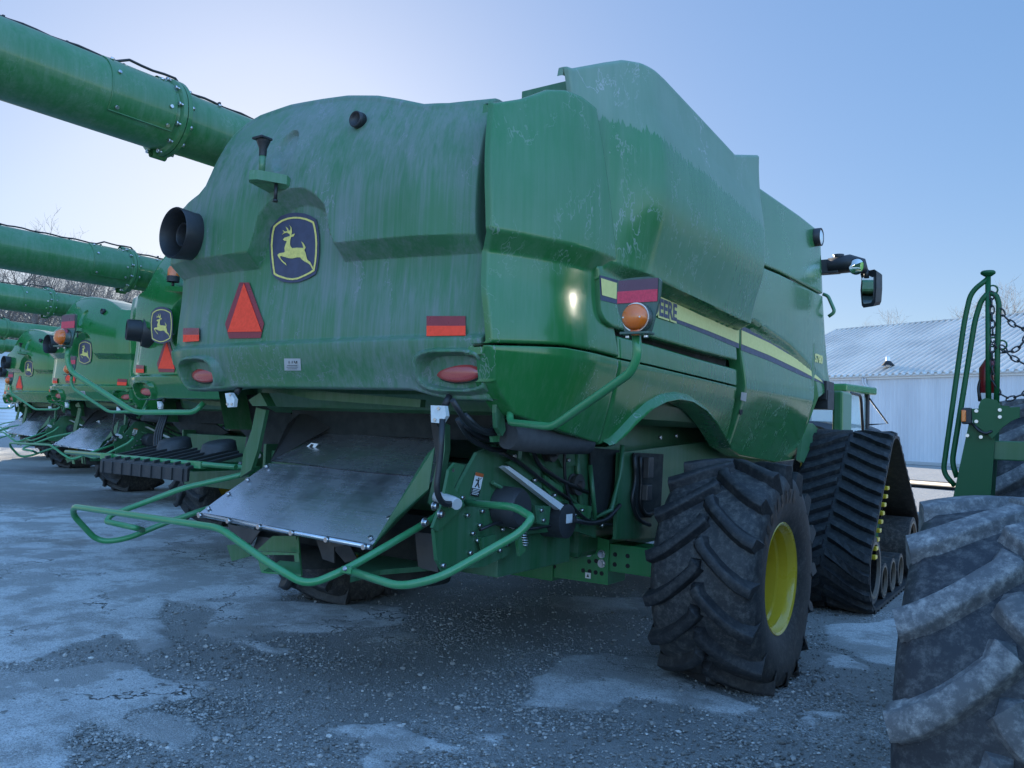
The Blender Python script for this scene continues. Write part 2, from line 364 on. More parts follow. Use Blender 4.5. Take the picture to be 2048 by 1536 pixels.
# loose stones
def stones():
    bm = bmesh.new(); bmesh.ops.create_icosphere(bm, subdivisions=1, radius=1.); bv = np.array([v.co[:] for v in bm.verts]); bf = [[v.index for v in f.verts] for f in bm.faces]; bm.free()
    n = 52000; cand = []
    pix = np.stack([rng.uniform(-20, 2060, n*2), 880+(1560-880)*rng.random(n*2)**.62], 1)
    P = np.array([at(x, y, 'Z', 0)[:2] for x, y in pix]); ok = (P[:, 1] < 13) & (P[:, 1] > .3) & (P[:, 0] > -14); P = P[ok]
    p = pave_val(P); dens = np.where(p > .5, .42+.5*sstep(.5, .7, fbm(P, 2.3, 41)), .22+1.1*sstep(.47, .7, fbm(P, 1.6, 77)))
    P = P[rng.random(len(P)) < dens][:n]
    V = []; Fc = []
    dist = np.hypot(P[:, 0], P[:, 1])
    for i, (x, y) in enumerate(P):
        s = .0035+.008*rng.random()**2.4+(.014*rng.random() if rng.random() < .03 else 0)
        k = bv*(1+.35*(rng.random((12, 1))-.5))*np.array([s*rng.uniform(.8, 1.5), s, s*rng.uniform(.5, .8)]); t = rng.uniform(0, 6.28)
        k = np.stack([k[:, 0]*math.cos(t)-k[:, 1]*math.sin(t)+x, k[:, 0]*math.sin(t)+k[:, 1]*math.cos(t)+y, k[:, 2]+s*.15-.006], 1)
        o = 12*i; V.append(k); Fc += [(a+o, b+o, c+o) for a, b, c in bf]
    me = bpy.data.meshes.new('gravel'); me.from_pydata(np.concatenate(V).tolist(), [], Fc)
    q = N('gravel_stone'); rnd = q.n('NewGeometry', out=8)
    me.materials.append(q.set(base=q.ramp(rnd, [(0, (.09, .088, .082)), (.5, (.21, .206, .196)), (.93, (.36, .352, .34)), (1, (.55, .54, .52))]), rough=.85))
    o = bpy.data.objects.new('gravel', me); COL.objects.link(o); tag(o, 'loose grey gravel scattered over the yard', 'gravel', kind='stuff')
stones()
# ------------------------------------------------------------------ combine harvester (built once around O, then copied along the row)
X0 = O[0]
C = empty('combine_harvester', tuple(O))
GRP = 'combine harvesters parked in a row'
tag(C, 'nearest green combine harvester with a dirty streaked rear hood, steel tailboard and rubber tracks', 'combine harvester', GRP)
def part(mb, name, mats, parent=None, **k): return mb.build(name, mats, parent or C, **k)
Lv = lambda p: tuple(L(p))
# --- rear hood: height field Y(x, z)
def hood_y(X, Z):
    x = np.asarray(X, float)-X0; z = np.asarray(Z, float)
    base = 3.60+.085*np.abs(x/1.45)**2.6+sstep(1.40, 1.60, -x)*.03
    p = .10*sstep(2.24, 1.90, z)+.045*sstep(2.235, 2.275, z)
    zb = 2.86+.38*sstep(.36, .26, np.abs(x+.135-(z-2.85)*.12))*sstep(0, .3, z-2.5)
    zb = 2.86-.035*(x/1.4)+(.40-.14*(np.abs(x+.145)/.31)**2)*np.clip((.42-np.abs(x+.145))/.10, 0, 1)
    p = p+.03*sstep(2.3, 2.75, z)-(.115-.06*sstep(.9, 1.4, x))*np.clip((z-zb+.095)/.10, 0, 1)
    p = p+.30*(np.clip(z-3.0, 0, 2)/.95)**2.2
    # oval dimple, lamp pods
    dm = ((x+.347)/.10)**2+((z-3.575)/.155)**2; p = p+.04*np.clip((1.1-dm)/.4, 0, 1)
    dm = ((x+.33)/.02)**2*0
    for cx, w in ((1.165, .25), (-1.20, .25)):
        r = (np.abs((x-cx)/w)**3+np.abs((z-2.055)/.118)**3)
        p = p-.055*np.clip((1.45-r)/.5, 0, 1)+.085*np.clip((.66-r)/.2, 0, 1)
    return base+p
hy = lambda X, Z: float(hood_y(X, Z))
top_px = [(345, 440), (352, 412), (385, 400), (430, 368), (440, 340), (447, 310), (465, 272), (490, 248), (530, 230), (590, 210), (650, 199), (700, 192), (760, 192), (800, 198), (850, 208), (900, 206), (958, 200)]
tp = np.array([on(x, y, 'Y', lambda X, Z: hy(X, Z)+.02, 3.75) for x, y in top_px]); tx = tp[:, 0]; tz = tp[:, 2]
order = np.argsort(tx); tx = tx[order]; tz = tz[order]
bp = np.array([on(x, y, 'Y', hy, 3.7) for x, y in [(350, 735), (362, 765), (380, 785), (430, 784), (470, 778), (820, 783), (860, 795), (900, 804), (976, 806)]])
XL, XR = tx[0], on(959, 300, 'Y', hy, 3.7)[0]
def rollgrid(cols, top=.05, bot=.045, depth=(0, .25, 0), inward=(0, 1, 0), n=5, deep=.7):
    """extend every column of a height field round its top and bottom edge"""
    iw = np.array(inward, float); out = []
    for c in cols:
        c = np.asarray(c, float)
        b = [c[0]+iw*(bot*(1-math.cos(t))+.0)+np.array([0, 0, -bot*math.sin(t)*.6])+iw*(.12 if k == n else 0) for k, t in enumerate(np.linspace(0, math.pi/2, n+1))][::-1]
        t_ = [c[-1]+iw*top*(1-math.cos(t))+np.array([0, 0, top*math.sin(t)]) for t in np.linspace(0, math.pi/2, n+1)]
        e = [t_[-1]+iw*deep*.5+np.array([0, 0, .0]), t_[-1]+iw*deep+np.array([0, 0, -.05])]
        out.append(np.array(b[:-1]+[b[-1]]+list(c[1:-1])+t_+e))
    return out
XSH = on(984, 760, 'Y', hy, 3.7)[0]
cols = []
tl = np.array([(-1.66, 3.35), (-1.42, 3.385), (-1.30, 3.42), (-1.225, 3.48), (-1.205, 3.58), (-1.20, 3.70), (-1.195, 3.82), (-1.175, 3.92), (-1.11, 4.0), (-.99, 4.045)]+[(a-X0, b) for a, b in zip(tx, tz) if a-X0 > -.7])+np.array([X0, 0])
tl[-1, 0] = XR
sl_ = np.r_[0, np.cumsum(np.hypot(*np.diff(tl, axis=0).T))]; sl_ /= sl_[-1]; sb_ = np.linspace(0, 1, len(bp))
for u in np.linspace(0, 1, 280):
    xt = np.interp(u, sl_, tl[:, 0]); zt = np.interp(u, sl_, tl[:, 1])-.05
    xb = bp[0, 0]+(xt-tl[0, 0])/(XR-tl[0, 0])*(bp[-1, 0]-bp[0, 0]); zb_ = np.interp(xb, bp[:, 0], bp[:, 2])+.03
    cl = []
    for v in np.linspace(0, 1, 230):
        z = zb_+(zt-zb_)*v; w = sstep(2.2, 3.0, z); x = xb*(1-w)+xt*w
        cl.append((x, hy(x, z), z))
    cols.append(cl)
g = rollgrid(cols, .05, .03, inward=(0, 1, 0))
# wrap the two side edges forward
lft = [np.array([p+np.array([-.05*math.sin(t)*(1 if i > 3 else .5), .06*(1-math.cos(t))*1.+(.9 if k == 5 else 0), 0]) for i, p in enumerate(g[0])]) for k, t in enumerate(list(np.linspace(math.pi/10, math.pi/2, 5))+[math.pi/2])][::-1]
rgt = [np.array([p+np.array([.012*math.sin(t), .03*(1-math.cos(t))+(.14 if k == 5 else 0), 0]) for p in g[-1]]) for k, t in enumerate(list(np.linspace(math.pi/10, math.pi/2, 5))+[math.pi/2])]
G = np.array(lft+g+rgt)-O
mb = MB().grid(G)
hood = part(mb, 'rear_hood', M['hood'], sharp=32)
def hoodP(X, Z, off=0.): return np.array([X, hy(X, Z)-off, Z])-O
def hoodpx(x, y, off=0.): p = on(x, y, 'Y', lambda X, Z: hy(X, Z)-off, 3.6); return p-O
# emblem: plate, border, deer
def ec(cx, cy, off): p = at(500+cx/6.4, 380+cy/6.4, 'Y', EY-off); return p-O
EY = hy(-4.24, 2.80)-.012
def emb():
    m = MB()
    plate = [(268, 455), (310, 400), (400, 330), (500, 296), (600, 288), (700, 300), (790, 335), (845, 375), (870, 470), (884, 600), (888, 720), (880, 860), (862, 1000), (840, 1075), (740, 1135), (620, 1180), (520, 1188), (420, 1175), (330, 1130), (285, 1085), (262, 950), (250, 780), (250, 620)]
    m.prism(plate, .012, lambda a, b, w: tuple(ec(a, b, w-.012)), 0)
    bo = [(300, 462), (340, 425), (400, 385), (480, 355), (560, 343), (640, 345), (720, 362), (770, 382), (818, 405), (838, 480), (852, 570), (860, 680), (856, 800), (846, 920), (826, 1035), (770, 1070), (700, 1105), (620, 1140), (540, 1153), (470, 1145), (400, 1125), (345, 1105), (303, 1080), (285, 960), (272, 830), (266, 700), (276, 570)]
    ctr = np.array([562, 748.]); inn = [tuple(ctr+(np.array(p)-ctr)*np.array([.925, .945])) for p in bo]
    n = len(bo); A = [tuple(ec(*p, .003)) for p in bo]; B = [tuple(ec(*p, .003)) for p in inn]
    m.add(A+B, [(i, (i+1) % n, n+(i+1) % n, n+i) for i in range(n)], 1, False)
    deer = [(422, 632), (440, 612), (475, 600), (510, 588), (506, 562), (470, 546), (435, 556), (407, 576), (434, 540), (415, 512), (450, 532), (478, 524), (468, 494), (455, 468), (486, 492), (497, 518), (513, 516), (519, 482), (502, 440), (532, 484), (537, 530), (530, 572), (577, 557), (556, 594), (525, 602), (516, 640), (512, 690), (520, 722), (540, 744), (600, 738), (660, 740), (682, 742), (674, 700), (653, 655), (682, 680), (702, 710), (712, 740), (695, 768), (710, 800), (722, 850), (735, 895), (768, 918), (786, 952), (822, 1024), (803, 1022), (770, 958), (740, 936), (700, 915), (665, 890), (640, 862), (600, 862), (540, 876), (490, 871), (440, 856), (400, 845), (382, 850), (400, 885), (430, 918), (456, 936), (470, 968), (440, 946), (400, 908), (365, 862), (350, 830), (378, 808), (430, 800), (446, 790), (440, 742), (456, 690), (470, 655), (460, 650), (440, 650)]
    m.prism(deer, .003, lambda a, b, w: tuple(ec(a, b, w+.001)), 1)
    return m
part(emb(), 'emblem', [M['navy'], M['deer']], hood)
def on_hood_poly(m, poly, th, off, mi): m.prism(poly, th, lambda a, b, w: tuple(hoodpx(a, b, off+w)), mi); return m
m = MB(); on_hood_poly(m, [(479, 565), (498, 565), (528, 647), (521, 676), (458, 677), (450, 648)], .004, .004, 0)
on_hood_poly(m, [(487.5, 566), (523, 663), (455, 664)], .002, .009, 1)
part(m, 'slow_moving_triangle', [M['reddk'], M['redhi']], hood)
for a in ([(853, 632), (930, 632), (931, 671), (853, 672)], [(366, 656), (391, 655), (397, 663), (398, 682), (367, 684)]):
    o_ = .012 if a[0][0] < 500 else 0; m = MB(); (x0, y0), (x1, y1) = a[0], a[1]; yb = a[-1][1]; mid = (a[0][1]+yb)/2-.5
    xr = a[-2][0]
    on_hood_poly(m, [a[0], (xr, a[0][1]), (xr, mid), (a[0][0], mid)], .004, .004+o_, 0); on_hood_poly(m, [(a[0][0], mid), (xr, mid), (xr, a[-2][1]), (a[0][0], yb)], .004, .005+o_, 1)
    part(m, 'reflector', [M['reddk'], M['redhi']], hood)
for cx in (1.165, -1.20):
    m = MB(); P = []
    for rr, dy in ((0, .016), (.4, .0145), (.75, .009), (.95, .002), (1.0, -.012)):
        P.append([np.array([X0+cx+.165*rr*math.cos(t), hy(X0+cx, 2.052)-dy-.006, 2.052+.057*rr*math.sin(t)])-O for t in np.linspace(0, 2*math.pi, 33)[:-1]])
    m.grid(P, 0, closev=True)
    rim = [tuple(np.array(P[-1][i])+np.array([0, .002, 0])) for i in range(32)]
    m.tube(rim+[rim[0]], .006, 1, 6, cap=False)
    part(m, 'tail_light', [M['lens'], M['black']], hood)
# small things on the hood
m = MB(); on_hood_poly(m, [(568, 717), (601, 717), (602, 741), (569, 741)], .001, .003, 0)
vs, fs = text_mesh('TTG', .040, 1.1, .0008); c0 = hoodpx(585, 723, .0045)
m.add([(c0[0]+v[0]*1.15, c0[1]-.0005, c0[2]+v[1]) for v in vs], fs, 1, False)
for k, w in enumerate((.05, .055, .045)): m.box(c0+np.array([0, -.0005, -.026-.011*k]), (w*2, .001, .003), 1, bev=0)
part(m, 'sticker', [M['grey'], M['ink']], hood)
p = hoodpx(722, 243); m = MB(); m.lathe([(0, 0), (.0, .055), (-.05, .052), (-.055, .045), (-.04, .042), (-.035, 0)], p+np.array([0, -.004, 0]), (0, 1, 0), 0, 28)
part(m, 'camera', M['black'], hood)
m = MB()
a = hoodpx(583, 372); a[1] -= .0
bw = [(-.10, -.02), (.10, -.02), (.115, .0), (.115, .05), (.08, .062), (-.09, .062), (-.115, .04)]
pts = np.array([-4.385, 0, 3.31])-O
yb = hy(-4.385, 3.31)-O[1]
m.prism([(-.10, .03), (.10, .03), (.10, -.03), (.02, -.20), (-.04, -.22), (-.09, -.18)], .062, lambda u, v, w: (pts[0]+u, yb+v, pts[2]-.02+w-(.03 if v > 0 else 0)), 0)
m.tube([(pts[0]-.03, yb-.13, pts[2]+.03), (pts[0]-.03, yb-.13, pts[2]+.18)], .021, 0, 12)
gb = part(m, 'receiver_bracket', M['clean_b'], hood)
m = MB(); q0 = np.array([pts[0]-.03, yb-.13, pts[2]+.16])
m.lathe([(0, .024), (.05, .026), (.085, .04), (.1, .046), (.118, .046), (.118, 0)], q0, (0, 0, 1), 0, 8)
m.box(q0+np.array([0, -.01, .112]), (.10, .09, .016), 0)
part(m, 'antenna', M['black'], gb)
m = MB(); m.cyl((pts[0]+.045, yb-.07, pts[2]-.02), (pts[0]+.045, yb-.07, pts[2]-.13), .012, 0); m.cyl((pts[0]+.045, yb-.07, pts[2]-.125), (pts[0]+.045, yb-.07, pts[2]-.14), .017, 0); part(m, 'mounting_bolt', M['black'], gb)
# exhaust
ex = at(343, 465, 'Y', 3.47)-O+np.array([.03, .303, 0]); d = np.array([-.06, -1., .0]); d /= np.linalg.norm(d)
m = MB(); m.lathe([(-.25, .232), (.06, .228), (.085, .212), (.085, .16)], ex, d, 0, 48)
eo = part(m, 'exhaust_outlet', M['clean_b'], sharp=40)
m = MB(); m.lathe([(.04, .185), (.16, .175), (.295, .188), (.303, .183), (.295, .175), (.15, .16), (.06, .155), (.06, 0)], ex, d, 0, 48)
m.lathe([(.05, .085), (.22, .09), (.228, .083), (.22, .076), (.08, .07), (.08, 0)], ex, d, 0, 32)
part(m, 'exhaust_pipe', M['black'], eo, sharp=40)
# --- right flank: X(y, z)
def side_x(Y, Z, door=0):
    Y = np.asarray(Y, float); Z = np.asarray(Z, float)
    b = -2.40-.235*(np.clip(4.5-Y, 0, 2)/.84)**2.1
    tuck = -.17*(np.clip(2.17-Z, 0, 2)/.5)**1.15
    zb = 2.812
    up = -.03*sstep(2.2, 2.6, Z)+.07*np.clip((Z-zb+.095)/.1, 0, 1)-.035*(np.clip(Z-zb, 0, 2)/.8)**2
    return b+tuck+up
sx = lambda Y, Z: float(side_x(Y, Z))
def flat_x(Y, Z):
    b = -2.40-.235*(max(0, 4.5-Y)/.84)**2.1
    return b-.17*(max(0, 2.17-Z)/.5)**1.15-.03*float(sstep(2.2, 2.6, Z))
def spx(x, y, off=0., f=None): f = f or sx; return on(x, y, 'X', lambda Y, Z: f(Y, Z)+off, -2.4)
def flank(name, bottom, top, f, nu=60, nv=60, mat='side', rt=.03, rb=.03, off=0., deep=.3, sides=True, sharp=40, hook=None, side_in=.10):
    """panel between a bottom and a top outline (lists of photo pixels), on the surface X = f(Y, Z)"""
    ff = lambda Y, Z: f(Y, Z)+off
    B = np.array([on(x, y, 'X', ff, -2.4) for x, y in bottom]); T = np.array([on(x, y, 'X', ff, -2.4) for x, y in top])
    def res(A, n):
        s = np.r_[0, np.cumsum(np.linalg.norm(np.diff(A[:, 1:], axis=0), axis=1))]; s /= s[-1]; u = np.linspace(0, 1, n)
        return np.stack([np.interp(u, s, A[:, 1]), np.interp(u, s, A[:, 2])], 1)
    # match columns by Y share
    def byY(A, n, y0, y1): yy = np.linspace(y0, y1, n); return np.stack([yy, np.interp(yy, A[:, 1], A[:, 2])], 1)
    b = byY(B, nu, B[0, 1], B[-1, 1]); t = byY(T, nu, T[0, 1], T[-1, 1]); cols = []
    for i in range(nu):
        z0 = b[i, 1]+rb*.6; z1 = t[i, 1]-rt
        cl = []
        for v in np.linspace(0, 1, nv):
            y = b[i, 0]*(1-v)+t[i, 0]*v; z = z0*(1-v)+z1*v; cl.append((ff(y, z), y+(hook(i/(nu-1), z) if hook else 0), z))
        cols.append(cl)
    g = rollgrid(cols, rt, rb, inward=(-1, 0, 0), deep=deep)
    if sides:
        k1 = [np.array([p+np.array([-(.02*(1-math.cos(t)))-(side_in if k == 3 else 0), -.012*math.sin(t), 0]) for p in g[0]]) for k, t in enumerate((.6, 1.1, 1.57, 1.57))][::-1]
        k2 = [np.array([p+np.array([-(.02*(1-math.cos(t)))-(.10 if k == 3 else 0), .012*math.sin(t), 0]) for p in g[-1]]) for k, t in enumerate((.6, 1.1, 1.57, 1.57))]
        g = k1+g+k2
    return part(MB().grid(np.array(g)-O), name, M[mat], sharp=sharp)
seamb = (996, 690)
# upper corner (above shoulder) and rear shield share the surface; one moulded corner panel down to the shoulder, shield below
flank('corner_panel', [(996, 686), (1060, 688), (1130, 691), (1180, 700), (1236, 714)], [(992, 197), (1040, 190), (1090, 172), (1130, 175), (1165, 190), (1193, 212)], lambda Y, Z: sx(Y, Z), 70, 140, deep=.01, side_in=.03, hook=lambda u, z: (hy(X0+1.42, z)-hy(X0+1.42, 2.5))*(1-u)**1.5*float(sstep(2.4, 2.6, z)))
flank('rear_shield', [(998, 764), (1006, 790), (1030, 830), (1080, 848), (1130, 866), (1196, 888)], [(994, 690), (1060, 692), (1130, 695), (1180, 704), (1236, 718)], sx, 50, 40, rt=.008, deep=.05)
arch = [(1202, 889), (1215, 886), (1235, 870), (1262, 842), (1290, 817), (1318, 802), (1345, 797), (1372, 802), (1400, 820), (1422, 846), (1438, 872), (1450, 893)]
flank('arch_shield', arch, [(1240, 719), (1300, 732), (1400, 756), (1474, 774)], sx, 80, 40, rt=.008, deep=.05)
flank('upper_shield', [(1240, 716), (1300, 729), (1400, 753), (1474, 771)], [(1238, 672), (1300, 688), (1400, 718), (1474, 738)], sx, 50, 20, rt=.02, rb=.004, deep=.12)
# arch lip
m = MB(); P = []
ap = [spx(x, y) for x, y in arch]
for i, p in enumerate(ap):
    t = ap[min(i+1, len(ap)-1)]-ap[max(i-1, 0)]; n_ = np.array([0, -t[2], t[1]]); n_ /= np.linalg.norm(n_)
    w = .062*math.sin(math.pi*(i+.9)/(len(ap)+.8))**.6
    row = [p+n_*w+np.array([.004, 0, 0]), p+n_*w*.8+np.array([.02, 0, 0]), p+n_*w*.2+np.array([.055, 0, 0]), p-n_*.004+np.array([.06, 0, 0]), p-n_*.016+np.array([.045, 0, 0]), p-n_*.02+np.array([-.12, 0, 0])]
    P.append([r-O for r in row])
P = np.array(P); u = np.linspace(0, 1, len(P)); uu = np.linspace(0, 1, 60)
P = np.array([[[np.interp(a_, u, P[:, j, k]) for k in range(3)] for j in range(P.shape[1])] for a_ in uu])
part(MB().grid(P), 'wheel_arch_trim', M['side'], sharp=60)
# cooling door with its bulge
dz = [spx(1195, 505, .05), spx(1320, 562, .13), spx(1478, 642, .13)]
zcY = lambda Y: np.interp(Y, [d_[1] for d_ in dz], [d_[2] for d_ in dz])
cr_ = [spx(1197, 500), spx(1193, 216)]; dl = cr_[0][1]; dtop = spx(1143, 150)[1]
def door_x(Y, Z):
    zc = zcY(Y); le = float(np.interp(Z, [cr_[0][2], cr_[1][2]], [dl, cr_[1][1]]))-.02
    up = np.clip((Z-zc+.05)/.058, 0, 1); h = np.clip(Z-zc, 0, 2)
    a_ = np.clip((Y-le)/.16, 0, 1); b_ = sstep(.06, .62, Y-le)
    o = .03*(1-up)+up*(-.08+.12*a_+.20*(.55+.45*sstep(0, .6, h))*b_*(1-.25*(h/1.4))-.05*sstep(.7, 1.45, h)+.02*math.sin(math.pi*min(1, h/1.1))*b_)
    return flat_x(Y, min(Z, 2.9))+o
dflat = lambda Y, Z: flat_x(Y, Z)+.03
dxf = lambda Y, Z: float(door_x(Y, Z))
door = flank('cooling_door', [(1199, 560), (1200, 610), (1204, 632), (1212, 645), (1226, 655), (1300, 674), (1400, 703), (1474, 722)],
      [(1141, 132), (1200, 122), (1250, 118), (1285, 124), (1330, 155), (1400, 230), (1450, 284), (1472, 308), (1518, 309)], dxf, 120, 170, rt=.03, deep=.02, side_in=.02)
# tank panels
tz_ = [spx(1485, 628, .05), spx(1570, 690, .03), spx(1650, 758, .03)]
def tank_x(Y, Z):
    zc = np.interp(Y, [t_[1] for t_ in tz_], [t_[2] for t_ in tz_]); k = float(np.clip((tz_[2][1]-Y)/(tz_[2][1]-tz_[0][1]), 0, 1))
    return flat_x(5.5, min(Z, 3.0))+.03+.075*k**.7*float(np.clip((Z-zc+.055)/.06, 0, 1))
tflat = lambda Y, Z: flat_x(5.5, Z)+.03
def tanku_x(Y, Z): return flat_x(5.5, 2.72)+.10-.05*max(0, Z-2.7)
tku = flank('tank_upper_panel', [(1503, 520), (1560, 544), (1645, 588)], [(1517, 372), (1560, 402), (1600, 430), (1640, 462)], tanku_x, 40, 50, deep=1.0)
tkp = flank('tank_side_panel', [(1455, 896), (1480, 912), (1550, 925), (1590, 920), (1610, 860), (1625, 805), (1662, 778)], [(1490, 520), (1560, 549), (1645, 592)], tank_x, 60, 70, deep=.06, rt=.012)
# stripes and lettering on the flank
def decal(m, poly, f, off, mi, n=24):
    """band between two pixel polylines: poly = (upper, lower)"""
    U, Lw = [np.array(p, float) for p in poly]
    t = np.linspace(0, 1, n); g = []
    for a in t:
        u = [np.interp(a, np.linspace(0, 1, len(U)), U[:, k]) for k in (0, 1)]; l = [np.interp(a, np.linspace(0, 1, len(Lw)), Lw[:, k]) for k in (0, 1)]
        g.append([spx(u[0]*(1-b)+l[0]*b, u[1]*(1-b)+l[1]*b, off, f)-O for b in (0, .33, .66, 1)])
    m.grid(g, mi, smooth=True)
m = MB()
decal(m, ([(1199, 550), (1260, 567), (1340, 594), (1420, 622), (1478, 650)], [(1201, 600), (1260, 614), (1340, 640), (1420, 672), (1478, 697)]), dflat, .003, 1)
decal(m, ([(1202, 556), (1260, 574), (1340, 601), (1420, 632), (1478, 658)], [(1204, 590), (1260, 606), (1340, 633), (1420, 663), (1478, 687)]), dflat, .006, 0)
part(m, 'stripe', [M['decal_yellow'], M['navy']], door)
FA, FB = spx(1290, 127, .17, flat_x)-O, spx(1470, 308, .17, flat_x)-O; fn_ = np.array([-(FB-FA)[2], (FB-FA)[1]]); fn_ = -fn_/np.linalg.norm(fn_)
fn_ = fn_ if fn_[1] < 0 else -fn_
M['door'] = paint('door_paint', dust=.14, lines=.55, rough=.14, off=3.1, coat=.4, wave=.6, frost=((FA[1], FA[2]), tuple(fn_), .42)); door.data.materials[0] = M['door']
a0 = spx(1243, 590, 0, dflat); a1 = spx(1351, 628, 0, dflat); ln = np.hypot(a1[1]-a0[1], a1[2]-a0[2])
def wall_text(m, body, pa, pb, size, f, off, mi, bold=0., sp=1., stretch=None):
    vs, fs = text_mesh(body, size, sp, bold); xs_ = [v[0] for v in vs]; w = max(xs_)-min(xs_); x0 = min(xs_)
    out = []
    for v in vs:
        t = (v[0]-x0)/w; y = pa[1]*(1-t)+pb[1]*t; z = pa[2]*(1-t)+pb[2]*t+v[1]
        out.append(np.array([f(y, z)+off, y, z])-O)
    m.add(out, fs, mi, False)
m = MB(); wall_text(m, 'JOHN DEERE', a0, a1, .165, dflat, .012, 1, .006); wall_text(m, 'JOHN DEERE', a0+np.array([0, .0, 0]), a1+np.array([0, 0.0, 0]), .165, dflat, .009, 0, .02)
part(m, 'lettering', [M['decal_yellow'], M['navy']], door)
m = MB()
decal(m, ([(1483, 652), (1540, 676), (1600, 712), (1648, 762)], [(1482, 700), (1540, 722), (1600, 750), (1649, 768)]), tflat, .003, 1)
decal(m, ([(1483, 660), (1540, 686), (1600, 722), (1642, 759)], [(1483, 688), (1540, 711), (1600, 740), (1646, 765)]), tflat, .006, 0)
part(m, 'stripe', [M['decal_yellow'], M['navy']], tkp)
m = MB(); p0 = spx(1629, 716, 0, tank_x); p1 = spx(1645, 721, 0, tank_x); wall_text(m, 'S780', p0, p1, .125, tank_x, .004, 0, .006); part(m, 'lettering', M['decal_yellow'], tkp)
m = MB(); decal(m, ([(1483, 784), (1494, 786)], [(1481, 800), (1492, 803)]), tank_x, .004, 0, 3); part(m, 'sticker', M['grey'], tkp)
p = spx(1481, 822, 0, tank_x)-O; m = MB(); m.lathe([(0.004, 0), (.004, .03), (.008, .034), (0, .036)], p, (1, 0, 0), 0, 20); part(m, 'latch', M['blackdull'], tkp)
p = spx(1630, 475, 0, tanku_x)-O; m = MB(); m.lathe([(0, .10), (.07, .10), (.075, .09), (.06, .085)], p, (1, 0, 0), 0, 24); m.lathe([(.062, .087), (.07, .06), (.075, 0)], p, (1, -.1, 0), 1, 24)
part(m, 'marker_light', [M['black'], M['clear']], tku)
# tank top extension piece, inner body and left side
m = MB()
m.box(np.array([-4.05, 6.9, 2.75])-O, (2.9, 5.2, 1.9), 0, bev=.15)           # tank body
m.box(np.array([-4.1, 5.0, 3.1])-O, (2.7, 2.2, .8), 0, bev=.1); m.box(np.array([-3.1, 5.6, 3.3])-O, (.9, 1.9, .9), 0, bev=.1)
p = at(1122, 165, 'Y', 4.3); m.box(p-O+np.array([-.12, .3, -.22]), (.42, .5, .5), 0)
part(m, 'tank_body', M['chassis'])
m = MB(); m.box(np.array([-2.74, 3.90, 2.75])-O, (.1, .2, 1.7), 0, bev=0); m.box(np.array([-2.6, 4.7, 2.6])-O, (.12, .7, 1.6), 0); m.box(np.array([-2.52, 5.7, 2.3])-O, (.06, 2.4, .3), 0); p = at(1136, 155, 'Y', 4.25); m.box(p-O+np.array([.01, .1, -.1]), (.02, .05, .35), 0)
part(m, 'door_seal', M['blackdull'])
m = MB(); lp = []
for y in np.linspace(4.15, 9.8, 40):
    cl = []
    for z in np.linspace(1.65+.35*math.exp(-((y-6.05)/.95)**4), 3.75-.5*sstep(4.6, 3.8, y)+.15*sstep(6, 8, y), 24): cl.append((2*X0-sx(y, z) if y > 3 else 0, y, z))
    lp.append(cl)
part(MB().grid(np.array(lp)-O), 'left_shield', M['clean_b'], sharp=40)
# cab ahead of the tank (roof, glass box)
m = MB(); m.box(np.array([-4.1, 10.6, 2.85])-O, (2.2, 1.9, 1.6), 1, bev=.12); m.box(np.array([-4.1, 10.6, 3.74])-O, (2.35, 2.1, .16), 0, bev=.06); m.box(np.array([-4.1, 10.5, 1.95])-O, (2.0, 1.6, .3), 0)
part(m, 'cab', [M['clean_b'], M['glass']])
# mirror on its arm, grab handle
def yv(x, y, Y): return at(x, y, 'Y', Y)-O
YM = 10.4
m = MB(); m.box(yv(1660, 534, YM), (.22, .14, .17), 0); m.tube([yv(1658, 533, YM), yv(1700, 527, YM), yv(1722, 530, YM), yv(1733, 546, YM)], [.10, .11, .085, .03], 0, 12); m.cyl(yv(1733, 540, YM), yv(1733, 556, YM), .03)
m.lathe([(0, .0), (0, .03), (.05, .05), (.09, .065), (.1, 0)], yv(1677, 524, YM), (0, 0, 1), 0, 14)
arm = part(m, 'mirror_arm', M['black'])
hm = [(-.11, .22), (-.13, .30), (-.10, .335), (.10, .335), (.13, .30), (.135, 0), (.12, -.26), (.085, -.33), (-.07, -.33), (-.10, -.28), (-.125, 0)]
cm = yv(1736, 578, YM); m = MB(); rz = Matrix.Rotation(R(-32), 3, 'Z')
fr = lambda u, v, w: tuple(Vector(cm)+rz @ Vector((u*.92, w*.8, v*.66)))
m.prism(hm, .16, lambda u, v, w: fr(u*(1-.25*(w > .1)), v*(1-.15*(w > .1)), w), 0)
part(m, 'mirror_housing', M['black'], arm)
m = MB(); g_ = [(u*.72, v*.74-.02) for u, v in hm]; m.prism(g_, .01, lambda u, v, w: fr(u, v, -.012+w), 0); part(m, 'mirror_glass', M['mirror'], arm)
cs = yv(1714, 533, YM-.1); m = MB(); m.lathe([(.08, .0), (.06, .07), (0, .10), (-.02, .098), (-.012, .09)], cs, (.3, 1, 0), 0, 24); m.lathe([(-.014, .09), (-.02, .05), (-.023, 0)], cs, (.3, 1, 0), 1, 24)
part(m, 'spot_mirror', [M['black'], M['mirror']], arm)
m = MB(); m.tube([yv(1646, 588, 9.9), yv(1656, 592, 9.9), yv(1670, 624, 9.9), yv(1657, 633, 9.9)], .02, 0, 10, fil=.08); part(m, 'grab_handle', M['clean_b'])
